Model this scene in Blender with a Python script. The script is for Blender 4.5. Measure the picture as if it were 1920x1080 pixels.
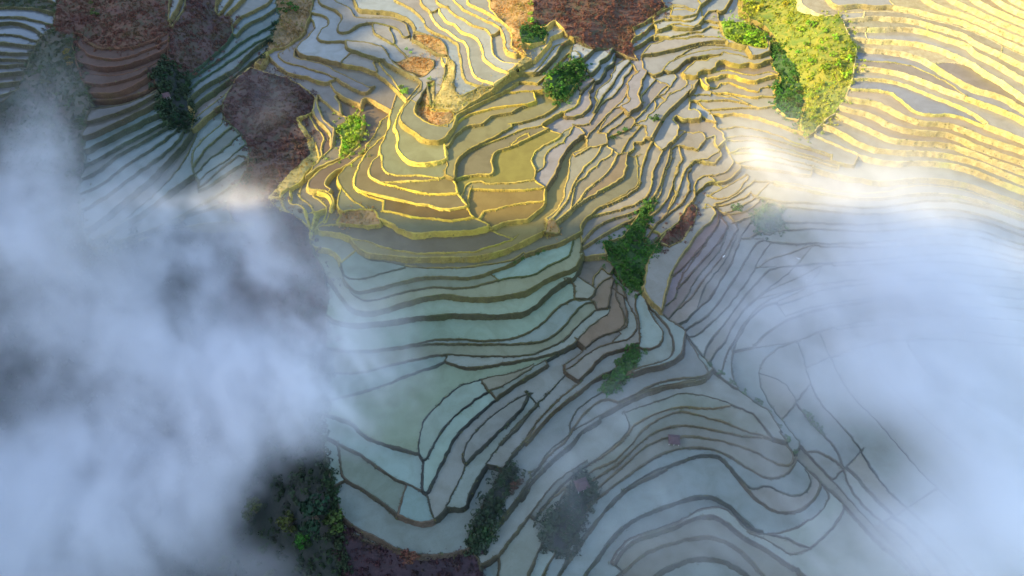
import bpy, math, random
import numpy as np
from mathutils import Vector, Matrix
from mathutils.geometry import delaunay_2d_cdt

SKY_STRENGTH = 0.15; SUN_STRENGTH = 3.6; EXPOSURE = 2.05
CREST_NEAR = 70.0; CREST_FAR = -75.0
BANKS = [  # (u, v, half-length, half-width, tilt, optical depth)
 (40, 600, 200, 170, 0, 1.1), (300, 570, 230, 130, -20, 1.0), (350, 440, 120, 70, 25, 0.7), (15, 420, 100, 110, 0, .9), (430, 490, 110, 80, 0, .5),
 (210, 350, 50, 90, 20, .28), (300, 370, 60, 60, -30, .35), (90, 290, 60, 90, 0, .3), (430, 380, 60, 60, 40, .3),
 (260, 800, 380, 140, -28, 2.0), (80, 1020, 300, 150, -20, 2.4), (450, 720, 190, 110, -15, 1.6), (600, 720, 120, 110, 0, 1.0), (380, 920, 120, 70, -40, .9), (680, 690, 110, 110, 0, .4),
 (60, 780, 110, 60, 0, -.7), (440, 610, 60, 50, 0, -.9), (500, 920, 110, 70, -35, -.35), (585, 960, 100, 90, 0, -.75), (520, 1050, 100, 60, -20, .35),
 (90, 200, 90, 110, 0, .2), (480, 180, 70, 60, 0, .15), (40, 320, 90, 60, 0, .4),
 (1420, 280, 70, 50, 0, .7), (1470, 330, 60, 80, 30, .35), (1560, 350, 140, 60, -10, .45), (1700, 340, 170, 70, 0, .28), (1650, 230, 130, 60, 15, .2),
 (1570, 480, 150, 110, 0, .75), (1700, 495, 220, 110, 0, 1.0), (1850, 490, 150, 130, 0, .8), (1790, 640, 250, 120, 25, 1.0), (1560, 620, 150, 130, 20, .55),
 (1850, 780, 200, 120, 35, 1.5), (1680, 820, 110, 70, 10, -.5), (1650, 740, 150, 90, 30, .65), (1880, 1000, 190, 150, 0, 1.5), (1720, 1040, 160, 80, 0, 1.0), (1430, 500, 100, 110, 0, .4), (1350, 640, 90, 80, 0, .2),
 (1100, 800, 600, 320, 0, .05), (1450, 760, 120, 90, 30, .25), (1250, 950, 260, 130, -10, .2), (1130, 800, 120, 50, -35, .35), (1500, 1020, 200, 80, 0, .3), (1560, 900, 120, 90, 30, .2),
]
PLANTS = [  # pixels of the photograph under each plant, height in metres, colour, label, name, tall
 ("1360,52 1374,48 1390,50 1405,54 1420,62 1432,75 1434,90 1418,90 1400,80 1382,74 1366,64 1408,70", 3.6, 'L', 'lime green bush on the knoll beside the yellow steps', 'bush', 0),
 ("1400,10 1420,20 1440,15 1455,30 1470,12", 4.2, 'Y', 'yellow bush at the top of the bright green slope', 'bush', 0),
 ("1480,45 1500,60 1520,50 1545,60 1565,75 1580,95 1560,105 1535,95 1510,85 1495,100 1520,120 1545,130 1570,125 1590,115 1585,145", 4.0, 'L', 'yellow green bush on the bright slope at upper right', 'bush', 0),
 ("1515,150 1540,160 1560,165 1530,185 1550,195 1525,210", 3.2, 'Y', 'yellow bush on the lower tongue of the bright slope', 'bush', 0),
 ("1452,85 1465,100 1478,125 1490,150 1497,175 1495,200 1480,190 1470,165 1462,140", 3.4, 'O', 'dull green bush in the dark gully beside the bright slope', 'bush', 0),
 ("1380,395 1425,405 1440,398 1455,410 1440,425", 4.0, 'G', 'green bush showing through the mist above the ravine', 'bush', 0),
 ("1036,140 1045,133 1060,135 1075,125 1088,118 1080,140 1066,155 1052,165 1042,175 1050,150", 4.0, 'G', 'dark green bush in the thicket below the red scrub', 'bush', 0),
 ("1030,150 1034,165 1064,124", 2.6, 'L', 'bright green bush at the sunlit edge of the thicket', 'bush', 0),
 ("980,65 990,58 1005,55 1012,66 998,74", 3.4, 'G', 'green bush on the crest below the orange bank', 'bush', 0),
 ("996,10 994,28 996,42", 3.0, 'L', 'green bush in the row between orange bank and red scrub', 'bush', 0),
 ("1143,470 1155,480 1165,495 1175,510 1185,525 1172,470 1190,455 1200,435 1210,415 1220,395 1180,495 1195,475 1195,530", 4.2, 'G', 'deep green bush in the thicket of the middle gully', 'bush', 0),
 ("1230,222 1238,230 1226,232", 3.8, 'G', 'bright green bush on the jagged steps below the big pond', 'bush', 0),
 ("1140,262 1150,258 1160,252 1172,246", 2.4, 'G', 'green shrub on the rim beside the orange pool', 'shrub', 0),
 ("660,222 670,228 672,240 665,252 660,265 650,278 645,240 668,262", 3.2, 'L', 'lime green bush in the clump beside the muddy pool', 'bush', 0),
 ("752,165 762,170 758,178", 3.2, 'L', 'lime green bush below the orange bank', 'bush', 0),
 ("805,162 806,152", 2.4, 'L', 'lime green shrub at the head of the orange knoll', 'shrub', 0),
 ("762,92 770,98", 2.2, 'L', 'lime green shrub above the orange bank', 'shrub', 0),
 ("530,8 545,12 555,20 538,24 525,20", 3.6, 'G', 'green bush at the top of the tawny bank', 'bush', 0),
 ("515,45 512,62 506,80 500,95 494,110", 3.0, 'D', 'dark bush along the foot of the tawny bank', 'bush', 0),
 ("308,150 316,170 322,190 318,210 330,225 345,215 338,240 352,232 312,195 300,140 306,120", 4.6, 'D', 'dark bush at the bottom of the shaded gully', 'bush', 0),
 ("470,320 465,335 475,305 460,345", 4.0, 'D', 'dark bush at the foot of the purple hill', 'bush', 0),
 ("172,8 180,30 175,20", 3.4, 'O', 'green bush on the crown of the brown knoll', 'bush', 0),
 ("126,100 128,112 132,122", 2.6, 'T', 'tawny yellow shrub on the left flank of the brown knoll', 'shrub', 0),
 ("90,160 110,180 130,200 145,230 100,240 80,280 60,240 120,300 90,330 135,330 75,400 60,450", 3.6, 'O', 'greyish green bush on the misty spur at left', 'bush', 0),
 ("1172,668 1165,682 1155,700 1145,715 1180,655", 3.0, 'G', 'dark green bush on the bank left of the ravine fields', 'bush', 0),
 ("1330,685 1350,702 1372,720 1395,738 1420,755 1440,775 1460,800 1475,825 1490,850", 2.4, 'G', 'green shrub in the line along the lower ravine', 'shrub', 0),
 ("1508,772 1516,783 1525,795 1535,805 1542,812", 2.8, 'G', 'green shrub in the short row right of the ravine', 'shrub', 0),
 ("1085,940 1075,955 1065,970 1088,960 1072,985 1058,1005", 4.0, 'D', 'dark green bush below the mauve roofed hut', 'bush', 0),
 ("965,912 975,905 960,925", 3.0, 'R', 'rust brown bush above the dark bank', 'bush', 0),
 ("905,985 915,960 925,940 900,1010 935,915 890,1030", 2.6, 'D', 'dark shrub on the bank beside the lower spur', 'shrub', 0),
 ("598,975", 18.0, 'D', 'tall dark tree at the left foot of the lower spur', 'tree', 1),
 ("632,985", 12.0, 'O', 'olive green tree right of the tall dark tree', 'tree', 1),
 ("545,990", 11.0, 'O', 'pale olive tree left of the tall dark tree', 'tree', 1),
 ("570,1020", 7.0, 'G', 'green tree below the tall dark tree', 'tree', 1),
 ("480,960", 7.0, 'O', 'olive tree half lost in the mist left of the spur', 'tree', 1),
 ("425,1060", 7.5, 'O', 'pale tree in the mist near the bottom left edge', 'tree', 1),
 ("510,1085", 7.0, 'O', 'green tree at the bottom edge under the mist', 'tree', 1),
 ("770,1050", 5.0, 'R', 'small bare brown tree on the mauve bank below the spur', 'tree', 1),
 ("965,492 980,485 995,480 1008,476 1020,470", 1.6, 'G', 'low green shrub in the row on the green flat', 'shrub', 0),
]
# ---------------------------------------------------------------- camera, sky, sun, exposure
for o in list(bpy.data.objects): bpy.data.objects.remove(o)
scene = bpy.context.scene
COL = scene.collection
TANH = 0.75; PITCH = math.radians(50); ZMID = -253.0
ZOFF = 300.0                                       # camera height above the datum
cam_d = bpy.data.cameras.new('camera'); cam = bpy.data.objects.new('camera', cam_d); COL.objects.link(cam)
cam_d.sensor_fit = 'HORIZONTAL'; cam_d.sensor_width = 36.0; cam_d.lens = 18.0 / TANH
cam_d.clip_start = 1.0; cam_d.clip_end = 6000.0
cam.location = (0, 0, ZOFF); cam.rotation_euler = (math.radians(90) - PITCH, 0, 0)
scene.camera = cam

SUN_ELEV = math.radians(21.0); SUN_A = math.radians(15.0)      # from the left, a little towards the camera
to_sun = Vector((-math.cos(SUN_A) * math.cos(SUN_ELEV), -math.sin(SUN_A) * math.cos(SUN_ELEV), math.sin(SUN_ELEV)))
world = bpy.data.worlds.new('World'); scene.world = world; world.use_nodes = True
wn = world.node_tree; wn.nodes.clear()
sky = wn.nodes.new('ShaderNodeTexSky'); sky.sky_type = 'NISHITA'; sky.sun_disc = False
sky.sun_elevation = SUN_ELEV
sky.sun_rotation = math.atan2(to_sun.x, to_sun.y)
sky.altitude = 1500; sky.air_density = 1.0; sky.dust_density = 3.0; sky.ozone_density = .8
bg = wn.nodes.new('ShaderNodeBackground'); bg.inputs['Strength'].default_value = SKY_STRENGTH
wo = wn.nodes.new('ShaderNodeOutputWorld')
wn.links.new(sky.outputs[0], bg.inputs[0]); wn.links.new(bg.outputs[0], wo.inputs[0])
sun_d = bpy.data.lights.new('sun', 'SUN'); sun_d.energy = SUN_STRENGTH; sun_d.angle = math.radians(0.6)
sun_d.color = (1.0, .81, .47)
sun = bpy.data.objects.new('sun', sun_d); COL.objects.link(sun)
sun.rotation_euler = to_sun.to_track_quat('Z', 'Y').to_euler()
sun.location = (-300, -80, ZOFF)
vs = scene.view_settings
vs.view_transform = 'Standard'; vs.look = 'None'; vs.exposure = EXPOSURE; vs.gamma = 1.0; vs.use_curve_mapping = False
cy = scene.cycles
cy.max_bounces = 8; cy.diffuse_bounces = 3; cy.glossy_bounces = 2; cy.transmission_bounces = 2
cy.volume_bounces = 4; cy.transparent_max_bounces = 8
cy.use_denoising = True
R = random.Random(7); NR = np.random.RandomState(11)
FEATURES = [
  ([(1165,450),(1207,545),(1290,630),(1400,745),(1500,860),(1720,1080)], -7, 70),
  ([(340,60),(330,240),(400,400),(420,520)], -9, 80),
  ([(960,110),(835,215),(815,300),(840,390)], 3.0, 40),
  ([(985,150),(885,235),(870,320),(900,400)], -3.5, 40),
  ([(900,130),(1000,110),(1100,90)], 2.0, 60),
  ([(100,50),(150,250),(170,400)], 7, 60),
  ([(470,160),(540,230),(500,360)], 7, 60),
  ([(1540,50),(1530,220)], 3, 60),
]

# ---------------------------------------------------------------- terrain solve
W, H = 1920.0, 1080.0
def pix_ray(p):
    p = np.asarray(p, float)
    X = (p[..., 0] - W / 2) / (W / 2) * TANH
    Y = (H / 2 - p[..., 1]) / (W / 2) * TANH
    cp, sp = math.cos(PITCH), math.sin(PITCH)
    return np.stack([X, cp + Y * sp, -sp + Y * cp], -1)      # pitch below the horizon

def chaikin(p, n=2):
    for _ in range(n):
        if len(p) < 3: return p
        a, b = p[:-1], p[1:]
        m = np.stack([.75 * a + .25 * b, .25 * a + .75 * b], 1).reshape(-1, 2)
        p = np.vstack([p[:1], m[1:-1], p[-1:]])
    return p

def resample(p, step):
    d = np.r_[0, np.cumsum(np.hypot(*np.diff(p, axis=0).T))]
    n = max(2, int(round(d[-1] / step)) + 1)
    s = np.linspace(0, d[-1], n)
    return np.stack([np.interp(s, d, p[:, 0]), np.interp(s, d, p[:, 1])], 1)

def parse_lines(txt):
    out = []
    for l in txt.strip().splitlines():
        q = l.split()
        v = np.array([float(c) for c in q[1:]]).reshape(-1, 2)
        out.append([q[0], v])
    return out
OUT = (-170.0, -150.0, 2090.0, 1230.0)        # traced sheet reaches past the photograph's frame

def near_seg(pt, A, B):
    d = B - A; L = np.maximum((d * d).sum(1), 1e-9)
    t = np.clip(((pt - A) * d).sum(1) / L, 0, 1)
    q = A + d * t[:, None]
    return np.hypot(*(q - pt).T), q

def run_out(lines):
    for k, ln in enumerate(lines):                      # lines that leave the frame run on to the sheet's edge
        p = ln[1]
        for e in (0, -1):
            a = p[e]
            if a[0] < 4 or a[0] > W - 4 or a[1] < 4 or a[1] > H - 4:
                b = p[1] if e == 0 else p[-2]
                d = a - b; d = d / (np.hypot(*d) + 1e-9)
                if a[0] < 4: d = d * .5 + np.array([-.5, 0])
                elif a[0] > W - 4: d = d * .5 + np.array([.5, 0])
                elif a[1] < 4: d = d * .5 + np.array([0, -.5])
                else: d = d * .5 + np.array([0, .5])
                d /= np.hypot(*d)
                for s in range(400):
                    a = a + d * 2
                    if a[0] < OUT[0] or a[0] > OUT[2] or a[1] < OUT[1] or a[1] > OUT[3]: break
                p = np.vstack([[a], p]) if e == 0 else np.vstack([p, [a]])
        ln[1] = p
    return lines

def close_gaps(lines, polys):
    """every rim runs on until it meets another rim, a scrub edge or the edge of the sheet"""
    for it in range(2):
        for k, ln in enumerate(lines):
            A = np.vstack([l[1][:-1] for j, l in enumerate(lines) if j != k] + polys)
            B = np.vstack([l[1][1:] for j, l in enumerate(lines) if j != k] + [np.roll(q, -1, 0) for q in polys])
            p = ln[1]
            for e in (0, -1):
                a = p[e]
                if a[0] < OUT[0] or a[0] > OUT[2] or a[1] < OUT[1] or a[1] > OUT[3]: continue
                d, q = near_seg(a, A, B); i = d.argmin()
                b = p[min(2, len(p) - 1)] if e == 0 else p[max(-3, -len(p))]
                v = (a - b) / (np.hypot(*(a - b)) + 1e-9)
                new = None
                if d[i] < 1.0: new = q[i] + v * 1.2
                elif d[i] < 9: new = q[i] + (q[i] - a) / d[i] * 1.0
                else:
                    for s in range(1, 60):
                        c = a + v * s * 1.5
                        dd, qq = near_seg(c, A, B); j = dd.argmin()
                        if dd[j] < 3.0:
                            new = qq[j] + (qq[j] - a) / np.hypot(*(qq[j] - a)) * 1.0; break
                        if c[0] < OUT[0] or c[0] > OUT[2] or c[1] < OUT[1] or c[1] > OUT[3]: new = c; break
                    if new is None and d[i] < 45: new = q[i] + (q[i] - a) / d[i] * 1.0
                if new is not None:
                    m = np.hypot(*(new - a)); n = max(1, int(m / 5))
                    ext = a + (new - a) * (np.arange(1, n + 1) / n)[:, None]
                    p = np.vstack([ext[::-1], p]) if e == 0 else np.vstack([p, ext])
            ln[1] = p
    return lines

GX0, GY0, GS = -300.0, -300.0, 26.0
GNX, GNY = 98, 66
def prior(px):
    """height of the smooth hillside seen at a pixel: steep far, gentle near, with gullies and spurs"""
    px = np.asarray(px, float)
    v = np.clip(px[..., 1], -420, 1500)
    ys = np.linspace(20, 900, 900)
    sl = .17 + .27 / (1 + np.exp(-(ys - 245) / 22.0)) - .16 / (1 + np.exp(-(ys - 520) / 30.0))
    zs = np.r_[0, np.cumsum((sl[1:] + sl[:-1]) / 2 * np.diff(ys))]
    zs = zs - np.interp(212, ys, zs) + ZMID
    r = pix_ray(np.stack([np.full_like(v, W / 2), v], -1))
    q = -zs[None] / ys[None]                         # tangent of the depression of every profile point, falling with y
    t = -r[..., 2] / r[..., 1]
    t = np.where(r[..., 1] > 1e-3, t, 30.0)
    yy = np.interp(-t.ravel(), -q[0], ys).reshape(v.shape)
    z = np.interp(yy, ys, zs)
    for pts, amp, wid in FEATURES:
        P = np.array(pts, float); d = np.full(v.shape, 1e9)
        for a, b in zip(P[:-1], P[1:]):
            e = b - a; s = np.clip(((px - a) * e).sum(-1) / (e * e).sum(), 0, 1)
            d = np.minimum(d, np.hypot(*np.moveaxis(px - a - s[..., None] * e, -1, 0)))
        z = z + amp * np.exp(-(d / wid) ** 2)
    sm = lambda x, a, b: (lambda s: s * s * (3 - 2 * s))(np.clip((x - a) / (b - a), 0, 1))
    u = px[..., 0]
    z = z - 26 * sm(-u, -620, -300) * sm(px[..., 1], 400, 620)
    z = z - 12 * sm(px[..., 1], 960, 1120) * sm(-u, -930, -840)
    z = z - 8 * sm(-u, -330, -60) 
    z = z + 10 * sm(u, 1450, 1900) * sm(px[..., 1], 200, 700)
    return z

def bil(p):
    x = (p[:, 0] - GX0) / GS; y = (p[:, 1] - GY0) / GS
    x = np.clip(x, 0, GNX - 1.001); y = np.clip(y, 0, GNY - 1.001)
    i = x.astype(int); j = y.astype(int); fx = x - i; fy = y - j
    idx = np.stack([j * GNX + i, j * GNX + i + 1, (j + 1) * GNX + i, (j + 1) * GNX + i + 1], 1)
    w = np.stack([(1 - fx) * (1 - fy), fx * (1 - fy), (1 - fx) * fy, fx * fy], 1)
    return idx, w

def solve_heights(lines):
    n = GNX * GNY
    A = np.zeros((n, n), np.float64); b = np.zeros(n)
    gx, gy = np.meshgrid(GX0 + GS * np.arange(GNX), GY0 + GS * np.arange(GNY))
    P = prior(np.stack([gx, gy], -1)).ravel()
    N = np.arange(n).reshape(GNY, GNX)
    def add(ids, cs, rhs, w):
        for a in range(len(ids)):
            for c in range(len(ids)):
                np.add.at(A, (ids[a], ids[c]), w * cs[a] * cs[c])
            np.add.at(b, ids[a], w * cs[a] * rhs)
    z0 = lambda s: np.zeros(s)
    for ids in ((N[:, :-2], N[:, 1:-1], N[:, 2:]), (N[:-2], N[1:-1], N[2:])):
        ids = [i.ravel() for i in ids]
        add(ids, [1, -2, 1], z0(len(ids[0])), 1.0)
    ids = [N[:-1, :-1].ravel(), N[1:, :-1].ravel(), N[:-1, 1:].ravel(), N[1:, 1:].ravel()]
    add(ids, [1, -1, -1, 1], z0(len(ids[0])), 1.0)
    add([N.ravel()], [1], z0(n), .002)
    for k, p in lines:                                   # every traced rim is a level line of the hillside
        if k != 'r': continue
        s = resample(p, 12.0)
        if len(s) < 3: continue
        i, w = bil(s); g = (w * P[i]).sum(1)
        for lag, wt in ((1, 4.0), (4, 1.2), (len(s) - 1, 1.5)):
            if len(s) <= lag: continue
            I = np.concatenate([i[:-lag], i[lag:]], 1); C = np.concatenate([w[:-lag], -w[lag:]], 1)
            R = -(g[:-lag] - g[lag:])
            for a in range(8):
                np.add.at(b, I[:, a], wt * C[:, a] * R)
                for c in range(8):
                    np.add.at(A, (I[:, a], I[:, c]), wt * C[:, a] * C[:, c])
    D = np.linalg.solve(A, b)
    return (P + D)

class Ground:
    def __init__(s, G): s.G = G
    def z(s, p):
        p = np.atleast_2d(np.asarray(p, float)); i, w = bil(p)
        return (w * s.G[i]).sum(1)
    def at(s, p):
        """pixels of the photograph -> points of the hillside (camera at the origin)"""
        p = np.atleast_2d(np.asarray(p, float))
        r = pix_ray(p); z = s.z(p)
        return r * (z / r[:, 2])[:, None]

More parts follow.
